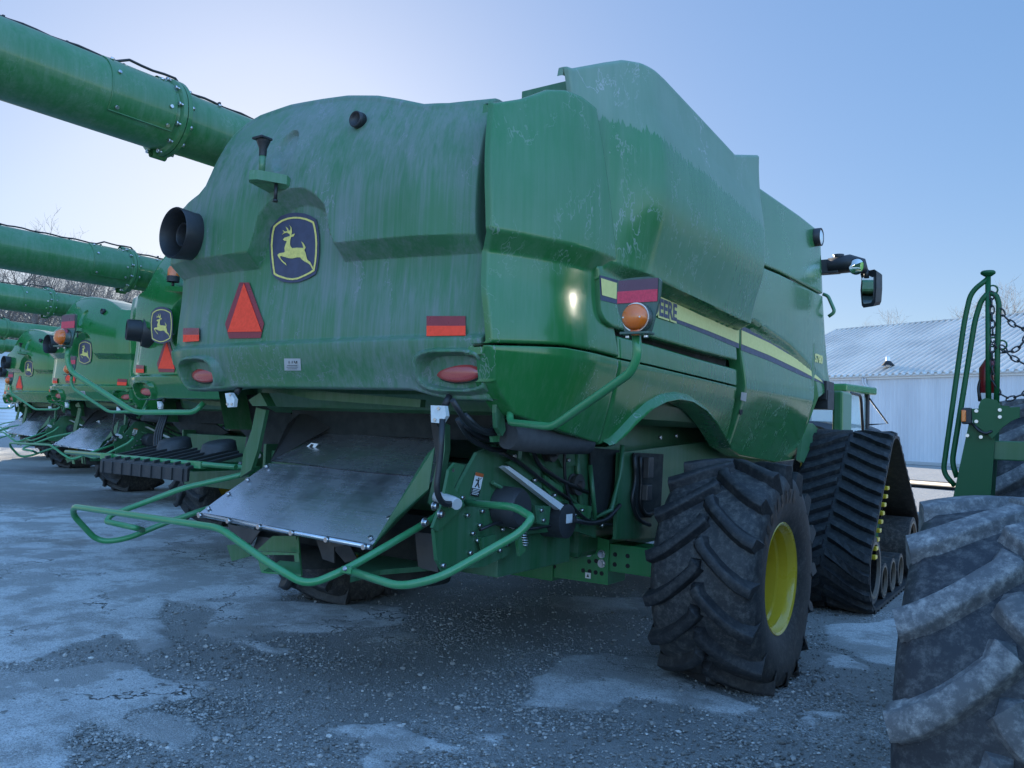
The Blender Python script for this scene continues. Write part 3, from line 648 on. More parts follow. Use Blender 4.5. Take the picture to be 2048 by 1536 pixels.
# --- unloading auger folded along the left side
XA = -5.9; za = 4.07; ra = .262
m = MB(); m.lathe([(0, .0), (0.0, ra), (2.62, ra)], np.array([XA, 1.0, za])-O, (0, 1, 0), 0, 48)
m.lathe([(2.62, ra), (2.63, ra+.006), (2.64, ra+.04), (2.66, ra+.042), (2.672, ra+.042), (2.675, ra+.01)], np.array([XA, 1.0, za])-O, (0, 1, 0), 0, 48)
m.lathe([(2.677, ra+.01), (2.68, ra+.042), (2.715, ra+.042), (2.73, ra-.012), (2.9, ra-.018), (7.6, ra-.018)], np.array([XA, 1.0, za])-O, (0, 1, 0), 0, 48)
m.lathe([(7.6, ra-.018), (7.62, .3), (8.1, .3), (8.1, 0)], np.array([XA, 1.0, za])-O, (0, 1, 0), 0, 40)
m.cyl(np.array([XA+.05, 8.9, za-.1])-O, np.array([XA+.25, 8.9, 2.2])-O, .28, 0, 32)
aug = part(m, 'unloading_auger', M['clean_b'], sharp=40)
m = MB()        # clamp lug, hatch cover and bolts
def apt(y, deg, r): return np.array([XA+r*math.cos(R(deg)), y, za+r*math.sin(R(deg))])-O
P = [[apt(y, dgr, ra+.008) for y in np.linspace(3.10, 3.60, 6)] for dgr in np.linspace(-38, 72, 20)]
m.grid(P)
edge = [apt(3.10, d_, ra+.006) for d_ in np.linspace(-38, 72, 16)]+[apt(3.60, d_, ra+.006) for d_ in np.linspace(72, -38, 16)]
m.tube(edge+[edge[0]], .005, 0, 6)
m.lathe([(-.06, .035), (.06, .035)], apt(3.665, -100, ra+.03), (0, 1, 0), 0, 16); m.lathe([(-.06, .05), (.06, .05)], apt(3.665, 100, ra+.02), (0, 1, 0), 0, 16)
part(m, 'hatch_cover', M['clean_b'], aug, sharp=40)
for d_ in range(-150, 180, 30):
    m = MB(); a_ = apt(3.60, d_+8, ra+.026); m.cyl(a_, a_+np.array([0, .13, 0]), .0085, 0, 6); m.cyl(a_+np.array([0, .0, 0]), a_+np.array([0, .018, 0]), .016, 0, 6); m.cyl(a_+np.array([0, .115, 0]), a_+np.array([0, .135, 0]), .016, 0, 6)
    part(m, 'bolt', M['chrome'], aug)
for y, d_ in ((3.15, 60), (3.15, 25), (3.15, -30), (3.55, 60), (3.55, 0), (3.55, -30), (4.05, 52), (4.3, 10)):
    m = MB(); a_ = apt(y, d_, ra+(.006 if y < 3.8 else -.014)); b_ = apt(y, d_, ra+(.024 if y < 3.8 else .004)); m.cyl(a_, b_, .014, 0, 6); part(m, 'bolt', M['chrome'], aug)
m = MB(); cb = []
for y in np.linspace(1.0, 6.5, 60):
    r_ = ra+.012+.012*math.sin(y*9)**2+(.04 if 3.3 < y < 3.75 else 0)-(.018 if y > 3.75 else 0); cb.append(apt(y, 84+4*math.sin(y*3), r_))
m.tube(cb, .011, 0, 6)
for y in np.arange(1.2, 6.4, .42): m.box(apt(y, 86, ra+.012), (.03, .018, .03), 0)
part(m, 'cable', M['hose'], aug)
# --- tyres and tracks
def tyre_mb(Rad, W, rr, nl, lh, bw=.05, tw=.036, text=None, cz=None, ang=1.0, mats=(0, 1), side=1, flip=1):
    m = MB(); H = Rad-lh-rr
    hp = [(.42, rr-.012), (.445, rr+.02), (.48, rr+.25*H), (.497, rr+.5*H), (.492, rr+.72*H), (.465, rr+.88*H), (.40, Rad-lh-.012), (.2, Rad-lh), (0, Rad-lh+.006)]
    prof = [(a*W, r) for a, r in hp]+[(-a*W, r) for a, r in hp[-2::-1]]
    m.lathe(prof, (0, 0, 0), (1, 0, 0), mats[0], 96)
    wr = np.array([h[0] for h in hp])[::-1]; rrr = np.array([h[1] for h in hp])[::-1]
    base = lambda w: np.interp(abs(w)/W, wr[:7], rrr[:7])
    st = [(-.03, 0, 0), (.0, .0, 0)]+[(w_, 1-(1-(w_+.03)/.52)**1.45, 0) for w_ in (.03, .08, .14, .20, .26, .32, .38, .43, .462)]+[(.484, 1.0, 0)]
    for sd in (1, -1):
        for i in range(nl):
            th0 = 2*math.pi*(i+(.5 if sd < 0 else 0))/nl; P = []
            pts = []
            for w, k, dr in st: pts.append((w*W, k*ang*.40*W/Rad, dr))
            for j, (w, th, dr) in enumerate(pts):
                a = pts[max(j-1, 0)]; b = pts[min(j+1, len(pts)-1)]
                dx = b[0]-a[0]; da = (b[1]-a[1])*Rad; ln = math.hypot(dx, da); nx, na = -da/ln, dx/ln
                if dr > 0: nx, na = 0., 1.
                rt = Rad-.035*(2*w/W)**2; rb = base(min(w, .465*W))-.012-(.07 if w > .47*W else 0)
                f = (1.2 if j < 2 else 1)*(1+.22*min(1, max(0, j-5)/4)); row = []
                sc_ = .6 if j == 0 else 1.
                for hw, r, o in ((-bw*f, rb, -.012), (-tw*f*1.08, rt-.022, .012), (-tw*f*.98, rt-.007, .018), (-tw*f*.78, rt, .020), (tw*f*.78, rt, .020), (tw*f*.98, rt-.007, .018), (tw*f*1.08, rt-.022, .012), (bw*f, rb, -.012)):
                    hw *= sc_; t = th0+flip*(th+hw*na/Rad); xx = w+hw*nx
                    if dr > 0: r = rt-lh*.5-H*dr+(.012 if o > 0 else 0); xx = np.interp(r, rrr[:7][::-1] if rrr[0] > rrr[6] else rrr[:7], (wr*W)[:7][::-1] if rrr[0] > rrr[6] else (wr*W)[:7])+o*(1.1-dr*2.4)
                    if j == 0: r = rb+(r-rb)*.55
                    row.append((sd*xx, r*math.cos(t), r*math.sin(t)))
                P.append(row)
            m.grid(P, mats[1], smooth=True); m.add(P[0], [tuple(range(8))], mats[1], False); m.add(P[-1], [tuple(range(8))], mats[1], False)
    if text:
        r0 = rr+.52*H; a = text[1]
        for chx in text[0]:
            vs, fs = text_mesh(chx, .125, 1, .007)
            sx_ = np.interp(r0, [h[1] for h in hp], [h[0]*W for h in hp])+.004
            o = []
            for v in vs:
                r = r0+v[1]; t = a-side*v[0]/r0*.9; xx = np.interp(r, [h[1] for h in hp], [h[0]*W for h in hp])+.004
                o.append((side*xx, r*math.cos(t), r*math.sin(t)))
            m.add(o, fs, 2, False); a -= side*(.095 if chx not in '/' else .07)/r0
    if cz:
        q = []
        for x, y, z in m.v:
            k = float(sstep(-.35*Rad, -Rad, z)); x *= 1+.07*k
            q.append((x, y, max(z, -cz+.004)))
        m.v = q
    return m
M['letter'] = plain('tyre_letter', (.004, .004, .005), .5, var=.05)
RT = .84; CZ = .735
tyre = None
for sd, xc in ((1, -2.07), (-1, 2*X0+2.07)):
    c = np.array([xc, 6.05, CZ])-O
    m = MB(); s_ = sd; rim = [(.325, .408), (.335, .395), (.325, .378), (.29, .366), (.275, .352), (.21, .350), (.195, .336), (.10, .334), (.085, .322), (.02, .320), (-.04, .335), (-.2, .35), (-.27, .37)]
    m.lathe([(s_*a, r) for a, r in rim], (0, 0, 0), (1, 0, 0), 0, 64)
    m.lathe([(s_*-.02, .318), (s_*-.05, .28), (s_*-.03, .16), (s_*.02, .14), (s_*.03, .08), (s_*.05, .07), (s_*.05, 0)], (0, 0, 0), (1, 0, 0), 0, 48)
    for k in range(10):
        t = 2*math.pi*k/10; m.cyl((s_*-.02, .12*math.cos(t), .12*math.sin(t)), (s_*.045, .12*math.cos(t), .12*math.sin(t)), .014, 1, 8)
    w = m.build('rear_wheel', [M['yellow'], M['chrome']], C, sharp=35, loc=Vector(c))
    mb = tyre_mb(RT, .76, .395, 16, .070, .056, .032, ('750/65R26', 2.62) if sd > 0 else None, CZ, 1.05, side=1, flip=1)
    # lugs run Λ-wise at the rear face: theta grows from +Y (front) over the top to -Y (rear) and down
    t = mb.build('tyre', [M['rubber'], M['rubber_lug'], M['letter']], w, sharp=50)
def hull_path(circ, n=160):
    P = []
    for y, z, r in circ:
        for a in np.linspace(0, 2*math.pi, 240, endpoint=False): P.append((y+r*math.cos(a), z+r*math.sin(a)))
    P = sorted(P); lo = []; hi = []
    cr = lambda o, a, b: (a[0]-o[0])*(b[1]-o[1])-(a[1]-o[1])*(b[0]-o[0])
    for p in P:
        while len(lo) > 1 and cr(lo[-2], lo[-1], p) <= 0: lo.pop()
        lo.append(p)
    for p in P[::-1]:
        while len(hi) > 1 and cr(hi[-2], hi[-1], p) <= 0: hi.pop()
        hi.append(p)
    h = np.array(lo[:-1]+hi[:-1]); h = np.vstack([h, h[:1]]); s = np.r_[0, np.cumsum(np.hypot(*np.diff(h, axis=0).T))]
    return s[-1], lambda u: np.array([np.interp(u % s[-1], s, h[:, 0]), np.interp(u % s[-1], s, h[:, 1])])
circ = [(9.16, .42, .37), (11.55, .44, .39), (10.15, 1.38, .40)]
TL, tf = hull_path(circ)
for sd in (1, -1):
    xo = -1.66 if sd > 0 else 2*X0+1.66; xi = xo-sd*.90; xc = (xo+xi)/2
    m = MB(); n = 200; P = []
    def nrm(u):
        d = tf(u+.02)-tf(u-.02); d /= np.linalg.norm(d); return np.array([d[1], -d[0]])
    for i in range(n):
        u = TL*i/n; p = tf(u); k = nrm(u)
        P.append([(xi, *p), (xi, *(p+k*.03)), (xo, *(p+k*.03)), (xo, *p)])
    P = [[np.array(q)-O for q in r] for r in P]; m.grid(P, 0, closeu=True, closev=True, smooth=False)
    nl = 46
    for hs in (1, -1):
        for i in range(nl):
            u0 = TL*(i+(0 if hs > 0 else .5))/nl; rows = []
            for w, du in ((.02, 0), (.10, -.04), (.2, -.095), (.3, -.15), (.40, -.19), (.445, -.2)):
                row = []
                for hw, hh in ((-.052, .025), (-.032, .078), (.032, .078), (.052, .025)):
                    u = u0-du*1.05+hw*1.0; p = tf(u)+nrm(u)*(hh if w < .44 else .03+(hh-.025)*.6); row.append(np.array([xc+hs*w, *p])-O)
                rows.append(row)
            m.grid(rows, 0, smooth=False); m.add(rows[0], [(0, 1, 2, 3)], 0, False); m.add(rows[-1], [(0, 1, 2, 3)], 0, False)
    for i in range(60):          # drive blocks on the inner face
        u = TL*i/60; p = tf(u)-nrm(u)*.03; k = nrm(u); an = math.atan2(k[1], k[0])
        m.box(np.array([xc, *p])-O, (.12, .06, .07), 0, rot=Matrix.Rotation(an, 3, 'X'), bev=.01)
    tr = m.build('track', M['belt'], C)
    m = MB(); cy, cz_ = 10.15, 1.38-.03
    for sx_ in (.20, -.20): m.lathe([(sx_-.06, .33), (sx_+.06, .33), (sx_+.06, .29), (sx_-.06, .29)], np.array([xc, cy, cz_])-O, (1, 0, 0), 0, 40)
    m.lathe([(-.2, .05), (-.2, .3), (-.18, .3), (-.18, .05)], np.array([xc, cy, cz_])-O, (1, 0, 0), 0, 30)
    for i in range(18):
        t = 2*math.pi*i/18; m.cyl(np.array([xc-.25, cy+.32*math.cos(t), cz_+.32*math.sin(t)])-O, np.array([xc+.25, cy+.32*math.cos(t), cz_+.32*math.sin(t)])-O, .03, 0, 8)
    m.build('drive_wheel', M['yellow'], tr, sharp=40)
    def roller(y, z, r, w, nm):
        m = MB()
        for off in (.24, -.24):
            c = np.array([xc+off, y, z])-O; m.lathe([(-w/2, r*.8), (-w/2, r), (w/2, r), (w/2, r*.80)], c, (1, 0, 0), 0, 40); m.lathe([(w/2-.001, r*.86), (w/2+.004, r*.86), (w/2+.004, r*.78), (w/2-.03, r*.76)], c, (1, 0, 0), 1, 40)
            m.lathe([(w/2-.09, r*.78), (w/2-.10, 0)], c, (1, 0, 0), 0, 32)
        m.build(nm, [M['rubber'], M['tan']], tr, sharp=35)
    roller(9.16, .42, .335, .36, 'idler_wheel'); roller(11.55, .44, .355, .36, 'idler_wheel')
    for y in (9.75, 10.25, 10.75): roller(y, .235, .19, .34, 'roller')
    m = MB()
    for k in range(9):           # cast yellow drive bars that show beside the belt edge
        z = .55+.085*k; u_ = [u for u in np.linspace(0, TL, 900) if tf(u)[0] < 9.9]; p = min((tf(u) for u in u_), key=lambda q_: abs(q_[1]-z)+(5 if q_[0] > 9.85 else 0))
        m.box(np.array([xo-sd*.15, p[0]+.38, z])-O, (.26, .10, .045), 0, bev=.015)
    m.build('drive_bar', M['yellow'], tr)
    m = MB(); m.box(np.array([xc-sd*.1, 10.3, .62])-O, (.35, 2.0, .22), 0); m.box(np.array([xc-sd*.1, 10.1, 1.0])-O, (.3, .5, .7), 0); m.build('track_frame', M['chassis'], tr)
# --- rear axle, chassis
m = MB(); ya = 5.9
A = [(-4.6, .52), (-4.6, .95), (-3.9, .95), (-3.05, .885), (-3.05, .53)]
m.prism(A, .30, lambda u, v, w: Lv((u, 5.9+w, v)), 0)
m.prism([(2*X0-u, v) for u, v in A], .30, lambda u, v, w: Lv((u, 5.9+w, v)), 0)
m.box(np.array([X0, 6.05, .72])-O, (1.1, .34, .45), 0)
for sd in (1, -1):
    xm = lambda x: x if sd > 0 else 2*X0-x
    m.box(np.array([xm(-2.75), 6.05, .745])-O, (.75, .26, .22), 0); m.cyl(np.array([xm(-2.42), 6.05, CZ])-O, np.array([xm(-2.2), 6.05, CZ])-O, .17, 0, 24)
    m.box(np.array([xm(-2.45), 6.05, .78])-O, (.12, .3, .4), 0)
ax = part(m, 'rear_axle', M['axle'])
for x, y in ((1107, 1096), (1107, 1115), (1177, 1105), (1203, 1108), (1203, 1127)):
    m = MB(); p = at(x, y, 'Y', 5.895)-O; m.cyl(p+np.array([0, .01, 0]), p+np.array([0, -.006, 0]), .033, 0, 16); m.cyl(p, p+np.array([0, -.02, 0]), .022, 0, 6); part(m, 'bolt', M['chrome'], ax)
for x, y, Y in [(x, y, 5.897) for x, y in ((1097, 1131), (1108, 1133), (1166, 1141), (1179, 1143), (1191, 1145), (1203, 1147), (1178, 1123), (1192, 1122))]+[(x, y, 5.917) for x, y in ((1230, 1109), (1255, 1112), (1229, 1129), (1255, 1132))]:
    m = MB(); p = at(x, y, 'Y', Y)-O; m.cyl(p, p+np.array([0, .004, 0]), .018, 0, 16); part(m, 'bolt_hole', M['blackdull'], ax)
m = MB(); p = at(1176, 1151, 'Y', 5.893)-O; m.box(p, (.05, .002, .045), 0, bev=0); m.prism([(-.012, -.012), (.012, -.012), (0, .014)], .001, lambda u, v, w: tuple(p+np.array([u, -.002-w, v])), 1); part(m, 'sticker', [M['white'], M['ink']], ax)
# chassis hull under the shields
m = MB()
m.box(np.array([X0, 7.2, 1.55])-O, (2.3, 4.4, .9), 0, bev=.05)
m.box(np.array([X0, 7.4, 1.05])-O, (1.9, 3.6, .6), 0, bev=.05)
m.sheet([Lv(at(x, y, 'X', -2.95)) for x, y in ((1040, 870), (1190, 890), (1185, 1075), (1140, 1060), (1060, 960), (1035, 920))], .03, 0, nrm=(1, 0, 0))
m.sheet([Lv(at(x, y, 'X', -2.85)) for x, y in ((1232, 905), (1430, 880), (1440, 1070), (1225, 1078))], .03, 0, nrm=(1, 0, 0))
m.tube([Lv(at(1245, 890, 'X', -2.8)), Lv(at(1240, 950, 'X', -2.8)), Lv(at(1222, 1020, 'X', -2.8)), Lv(at(1190, 1035, 'X', -2.8)), Lv(at(1180, 930, 'X', -2.85))], .018, 0, 8)
m.box(np.array([X0, 9.4, 1.25])-O, (2.0, 1.4, 1.0), 0); m.box(np.array([X0, 10.2, 1.05])-O, (3.4, .4, .4), 0)
ch = part(m, 'chassis', M['chassis'])
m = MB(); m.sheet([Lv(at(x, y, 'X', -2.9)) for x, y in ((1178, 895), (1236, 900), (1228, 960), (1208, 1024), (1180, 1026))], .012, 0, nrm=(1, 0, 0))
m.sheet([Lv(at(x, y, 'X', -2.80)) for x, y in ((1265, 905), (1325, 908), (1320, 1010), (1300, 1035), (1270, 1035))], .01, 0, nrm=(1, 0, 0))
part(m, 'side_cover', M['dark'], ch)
for (x, y, w, h) in ((1297, 935, .09, .16), (1294, 985, .09, .12)): m = MB(); m.box(at(x, y, 'X', -2.74)-O, (.05, w, h), 0); part(m, 'control_box', M['bluesteel'], ch)
for x, y in ((1350, 872), (1318, 875), (1346, 962), (1346, 972)): m = MB(); p = at(x, y, 'X', -2.81)-O; m.cyl(p, p+np.array([.02, 0, 0]), .016, 0, 8); part(m, 'bolt', M['chrome'], ch)
for pts in ([(1268, 910), (1272, 960), (1262, 1000), (1275, 1040), (1300, 1050)], [(1280, 912), (1283, 960), (1280, 1010), (1290, 1030), (1310, 1025)], [(1150, 1040), (1180, 1048), (1215, 1040), (1240, 1010)], [(905, 800), (935, 850), (980, 870), (1010, 860)], [(1000, 825), (985, 865), (960, 860), (930, 830)]):
    m = MB(); m.tube([Lv(at(x, y, 'X', -2.78)) for x, y in pts], .016, 0, 8, fil=.1); part(m, 'hose', M['hose'], ch)
m = MB(); m.tube([Lv((-2.72, 3.95, 1.70)), Lv((-2.68, 4.3, 1.675)), Lv((-2.64, 4.75, 1.66))], [.08, .085, .07], 0, 16); part(m, 'air_bellow', M['bellow'], ch)
# --- straw chopper with its side plates
m = MB(); XS = -2.95
def sp(x, y, X=XS): return Lv(at(x, y, 'X', X))
plate = [(900, 1000), (915, 965), (948, 905), (985, 890), (1050, 930), (1108, 1010), (1122, 1060), (1042, 1068), (1020, 1105), (962, 1132), (880, 1142), (868, 1120), (862, 1060)]
m.sheet([sp(*p) for p in plate], .025, 0, nrm=(1, 0, 0))
m.box(np.array([X0-1.12, 4.7, 1.25])-O, (.03, .9, .6), 0)
m.box(np.array([X0, 4.75, 1.15])-O, (2.2, .9, .7), 0)
m.sheet([sp(*p, XS+.03) for p in ((903, 975), (925, 930), (905, 925), (893, 940), (880, 1005), (860, 1055), (870, 1062), (925, 1010))], .02, 0, nrm=(1, 0, 0))
chop = part(m, 'straw_chopper', M['chassis'])
m = MB(); m.sheet([sp(*p, XS+.06) for p in ((997, 934), (1004, 931), (1122, 1014), (1112, 1022))], .05, 0, nrm=(1, 0, 0)); part(m, 'guide_rail', M['white'], chop)
m = MB(); m.sheet([sp(*p, XS+.05) for p in ((1008, 925), (1030, 915), (1075, 940), (1080, 985))], .02, 0, nrm=(1, 0, 0)); m.sheet([sp(*p, XS+.05) for p in ((1085, 950), (1120, 975), (1125, 1000), (1110, 1005), (1083, 975))], .02, 1, nrm=(1, 0, 0)); part(m, 'hinge_plate', [M['chassis'], M['clean_b']], chop)
p = at(1003, 1012, 'X', XS+.03)-O; m = MB(); m.lathe([(0, .125), (.13, .12), (.155, .10), (.155, 0)], p, (1, 0, 0), 0, 36); part(m, 'pulley_cover', M['poly'], chop, sharp=40)
p = at(1110, 1040, 'X', XS+.02)-O; m = MB(); m.lathe([(-.1, .12), (.10, .115), (.11, .08), (.11, 0)], p, (1, 0, 0), 0, 36); m.box(p+np.array([.112, 0, .02]), (.002, .08, .06), 1, bev=0); part(m, 'rotor_cover', [M['poly'], M['white']], chop, sharp=40)
def warn(corners, X, parent, fig=True):
    m = MB(); c = [np.array(sp(x, y, X)) for x, y in corners]
    f = lambda u, v, o=0.: tuple((c[0]*(1-u)+c[1]*u)*(1-v)+(c[3]*(1-u)+c[2]*u)*v+np.array([.002+o, 0, 0]))
    q_ = lambda a, b, d, e, mi, o: m.add([f(a, b, o), f(d, b, o), f(d, e, o), f(a, e, o)], [(0, 1, 2, 3)], mi, False)
    q_(0, 0, 1, 1, 0, 0); q_(0, 0, 1, .15, 1, .001); q_(0, .68, 1, 1, 2, .001)
    for k in range(4): q_(.1, .72+.065*k, .9-.1*(k % 2), .745+.065*k, 0, .002)
    if fig:
        for pl in ([(.42, .2), (.55, .2), (.55, .27), (.42, .27)], [(.40, .29), (.60, .28), (.62, .45), (.45, .46)], [(.45, .44), (.62, .44), (.85, .62), (.74, .65)], [(.42, .45), (.54, .46), (.35, .64), (.24, .62)], [(.58, .3), (.66, .28), (.85, .2), (.8, .17)], [(.18, .30), (.42, .29), (.42, .34), (.2, .36)]):
            m.add([f(u, v, .002) for u, v in pl], [tuple(range(len(pl)))], 2, False)
    return part(m, 'warning_decal', [M['white'], M['orange'], M['ink']], parent)
warn([(951, 944), (967, 948), (957, 994), (940, 990)], XS+.03, chop)
warn([(1032, 1030), (1038, 1032), (1030, 1060), (1014, 1056)], XS+.05, chop)
for x, y in ((975, 1012), (890, 1012), (941, 1066), (950, 1080), (936, 1105), (945, 1118), (955, 1050), (975, 1095), (995, 1100), (1010, 1088), (1000, 1058), (1022, 1040), (930, 1030), (960, 1022), (1024, 912), (1060, 938), (1090, 957), (1116, 978), (920, 995), (898, 940), (882, 1130), (1028, 885)):
    m = MB(); p = np.array(sp(x, y, XS+.02)); m.cyl(p, p+np.array([.03, 0, 0]), .012, 0, 8); part(m, 'bolt', M['chrome'], chop)
for x, y in ((868, 1012), (880, 1028), (848, 1045)): m = MB(); p = np.array(sp(x, y, XS+.07)); m.cyl(p, p+np.array([.025, 0, 0]), .016, 0, 6); m.cyl(p, p+np.array([.006, 0, 0]), .026, 0, 14); part(m, 'bolt', M['chrome'], chop)
m = MB(); p = at(905, 1003, 'X', XS+.1)-O; m.tube([p+np.array([-.12, .0, .02]), p, p+np.array([.05, -.02, -.01])], .032, 0, 12); part(m, 'hose_coupling', M['grey'], chop)
m = MB(); m.tube([Lv(at(x, y, 'X', XS+.12)) for x, y in ((885, 838), (880, 920), (872, 980), (884, 1008), (905, 1008))], .017, 0, 10, fil=.08); part(m, 'hose', M['hose'], chop)
# rods, brackets, springs and wiring that fill the chopper side and the axle bay
for pts, r_, mt in (([(1002, 905), (1040, 925), (1090, 965), (1140, 1000)], .013, 'hose'), ([(1060, 880), (1075, 930), (1120, 960), (1175, 985)], .015, 'hose'), ([(1130, 885), (1128, 950), (1140, 1010), (1180, 1046), (1225, 1050)], .012, 'hose'), ([(960, 1060), (1000, 1042), (1048, 1060), (1100, 1052)], .010, 'hose'), ([(1240, 1030), (1262, 1062), (1290, 1070)], .014, 'hose'), ([(925, 850), (960, 875), (1000, 880), (1060, 872)], .022, 'hose'), ([(915, 838), (940, 880), (985, 900), (1010, 900)], .016, 'hose')):
    m = MB(); m.tube([Lv(at(x, y, 'X', -2.86)) for x, y in pts], r_, 0, 8, fil=.12); part(m, 'hose', M[mt], chop)
for a_, b_, r_ in (((1062, 905), (1180, 1040), .016), ((1150, 880), (1165, 1050), .02), ((985, 965), (1045, 1000), .012), ((1195, 905), (1210, 1040), .012)):
    m = MB(); m.cyl(Lv(at(*a_, 'X', -2.9)), Lv(at(*b_, 'X', -2.9)), r_, 0, 10); part(m, 'linkage_rod', M['chassis'], chop)
for pl, x_, mt in (([(1088, 870), (1140, 874), (1150, 930), (1120, 935)], -2.92, 'chassis'), ([(1130, 1005), (1180, 1012), (1172, 1045), (1140, 1040)], -2.9, 'clean_b'), ([(1064, 1010), (1096, 1012), (1092, 1050), (1068, 1046)], -2.88, 'chassis'), ([(955, 1075), (985, 1068), (990, 1100), (962, 1108)], -2.9, 'chassis'), ([(1028, 1072), (1040, 1068), (1046, 1100), (1034, 1112)], -2.86, 'clean_b'), ([(978, 870), (1022, 868), (1024, 882), (980, 884)], -2.8, 'clean_b')):
    m = MB(); m.sheet([Lv(at(x, y, 'X', x_)) for x, y in pl], .022, 0, nrm=(1, 0, 0)); part(m, 'bracket', M[mt], chop)
for x, y, r_ in ((1142, 968, .075), (1090, 905, .06)):
    p = at(x, y, 'X', -2.93)-O; m = MB(); m.lathe([(0, r_), (.02, r_), (.025, r_*.8), (.045, r_*.8), (.05, r_), (.07, r_), (.07, r_*.4), (.1, r_*.35), (.1, 0)], p, (1, 0, 0), 0, 28); part(m, 'idler_pulley', M['bluesteel'], chop, sharp=35)
m = MB(); p0 = np.array(Lv(at(1042, 1050, 'X', -2.84))); p1 = np.array(Lv(at(1050, 1090, 'X', -2.84)))
m.tube([p0+(p1-p0)*t+np.array([.022*math.cos(t*50), .022*math.sin(t*50), 0]) for t in np.linspace(0, 1, 90)], .005, 0, 5); part(m, 'spring', M['chrome'], chop)
for x, y in ((1150, 900), (1132, 920), (1160, 1020), (1146, 1030), (1078, 1020), (1082, 1040), (1105, 990), (1065, 960), (1200, 1050), (1240, 1060), (985, 876), (1016, 874)):
    m = MB(); p = np.array(Lv(at(x, y, 'X', -2.87))); m.cyl(p, p+np.array([.03, 0, 0]), .012, 0, 8); part(m, 'bolt', M['chrome'], chop)
# upper housing above the tailboard
m = MB(); m.box(np.array([X0, 4.9, 1.9])-O, (2.0, 1.0, .5), 0)
m.sheet([Lv(at(x, y, 'Y', 4.1)) for x, y in ((565, 785), (640, 800), (850, 815), (852, 800), (560, 775))], .05, 1)
m.sheet([Lv(at(x, y, 'Y', 4.45)) for x, y in ((440, 790), (520, 790), (700, 900), (560, 940), (450, 830))], .03, 0)
hs = part(m, 'residue_housing', [M['dark'], M['chassis']])
# --- tailboard (steel sheets, wings, arms, vanes)
T0, T1 = at(400, 1025, 'Y', 3.47), at(745, 1090, 'Y', 3.47); T2, T3 = at(872, 955, 'Y', 3.93), at(538, 925, 'Y', 3.93)
U0, U1 = at(543, 925, 'Y', 3.93)+np.array([0, -.01, .012]), at(866, 961, 'Y', 3.93)+np.array([0, -.01, .012]); U2, U3 = at(895, 855, 'Y', 4.6), at(655, 843, 'Y', 4.6)
def bent(a, b, c, d, sag, n=14):
    return [[(a*(1-u)+b*u)*(1-v)+(d*(1-u)+c*u)*v+np.array([0, 0, -sag*math.sin(math.pi*u)*math.sin(math.pi*v)+.004*math.sin(9*u+5*v)])-O for u in np.linspace(0, 1, n)] for v in np.linspace(0, 1, n)]
m = MB(); g0 = np.array(bent(T0, T1, T2, T3, .012)); m.grid(g0, 0, flip=False); m.grid(g0+np.array([0, 0, -.006]), 0)
tb = part(m, 'tailboard', M['steel'], fix=False)
m = MB(); g0 = np.array(bent(U0, U1, U2, U3, .0)); m.grid(g0, 0); m.grid(g0+np.array([0, 0, -.005]), 0)
m.sheet([q_-O for q_ in (U0, at(575, 858, 'Y', 4.2), at(600, 842, 'Y', 4.4), at(700, 848, 'Y', 4.6))], .006, 1)
m.sheet([q_-O for q_ in (U1+np.array([.02, .05, -.02]), at(885, 945, 'Y', 3.98), at(938, 888, 'Y', 4.3), at(900, 850, 'Y', 4.6))], .006, 1)
part(m, 'upper_sheet', [M['steel'], M['bluesteel']], tb, fix=False)
m = MB()
e = (T1-T0); 
m.tube([T0-O+np.array([0, -.012, -.012]), T1-O+np.array([0, -.012, -.012])], .016, 0, 6)
for k in range(6):
    p = T0+e*(.03+.19*k)-O; m.cyl(p+np.array([0, -.02, -.012]), p+np.array([0, -.045, -.012]), .016, 1, 8)
for a_, b_ in ((T0, T3), (T1, T2)):
    for k in range(4):
        p = a_+(b_-a_)*(.06+.28*k)-O+np.array([(.045 if a_ is T0 else -.045), 0, .006]); m.cyl(p, p+np.array([0, -.008, .014]), .015, 1, 8)
part(m, 'edge_strip', [M['steel'], M['chrome']], tb)
m = MB(); c = [at(x, y, 'Y', 4.17) for x, y in ((622, 894), (636, 896), (626, 908), (606, 906))]
dcl = [c_-O+np.array([0, -.0, .03]) for c_ in c]; m.add([tuple(p) for p in dcl], [(0, 1, 2, 3)], 0, False)
cc = sum(dcl)/4; m.add([tuple(cc+(p-cc)*np.array([.35, .6, .6])+np.array([0, -.002, .003])) for p in dcl], [(0, 1, 2, 3)], 1, False)
part(m, 'warning_decal', [M['white'], M['ink']], tb)
for pts, ax_, v_, th in (([T1+np.array([.005, 0, -.01]), at(795, 1060, 'Y', 3.52), at(905, 1005, 'Y', 3.9), at(905, 930, 'Y', 3.95), at(890, 935, 'Y', 3.95)], 0, 0, .012),
        (((880, 845), (890, 850), (890, 900), (874, 1000), (864, 1015), (855, 1005), (862, 975), (874, 920)), 'Y', 3.86, .05), (((512, 815), (532, 820), (515, 900), (502, 940), (480, 955), (487, 905), (503, 860)), 'Y', 3.95, .03),
        (((497, 800), (520, 785), (535, 812), (505, 812)), 'Y', 3.9, .08), (((985, 800), (1000, 830), (1003, 860), (996, 872), (986, 855), (984, 825)), 'X', -2.75, .03)):
    m = MB(); P_ = [q_-O for q_ in pts] if ax_ == 0 else [Lv(at(x, y, ax_, v_)) for x, y in pts]; m.sheet(P_, th, 0, nrm=(1, 0, 0) if ax_ == 'X' else None); part(m, 'support_arm', M['chassis'], tb)
def vane(m, pts, Y, mi=0, th=.01): m.sheet([Lv(at(x, y, 'Y', Y)) for x, y in pts], th, mi)
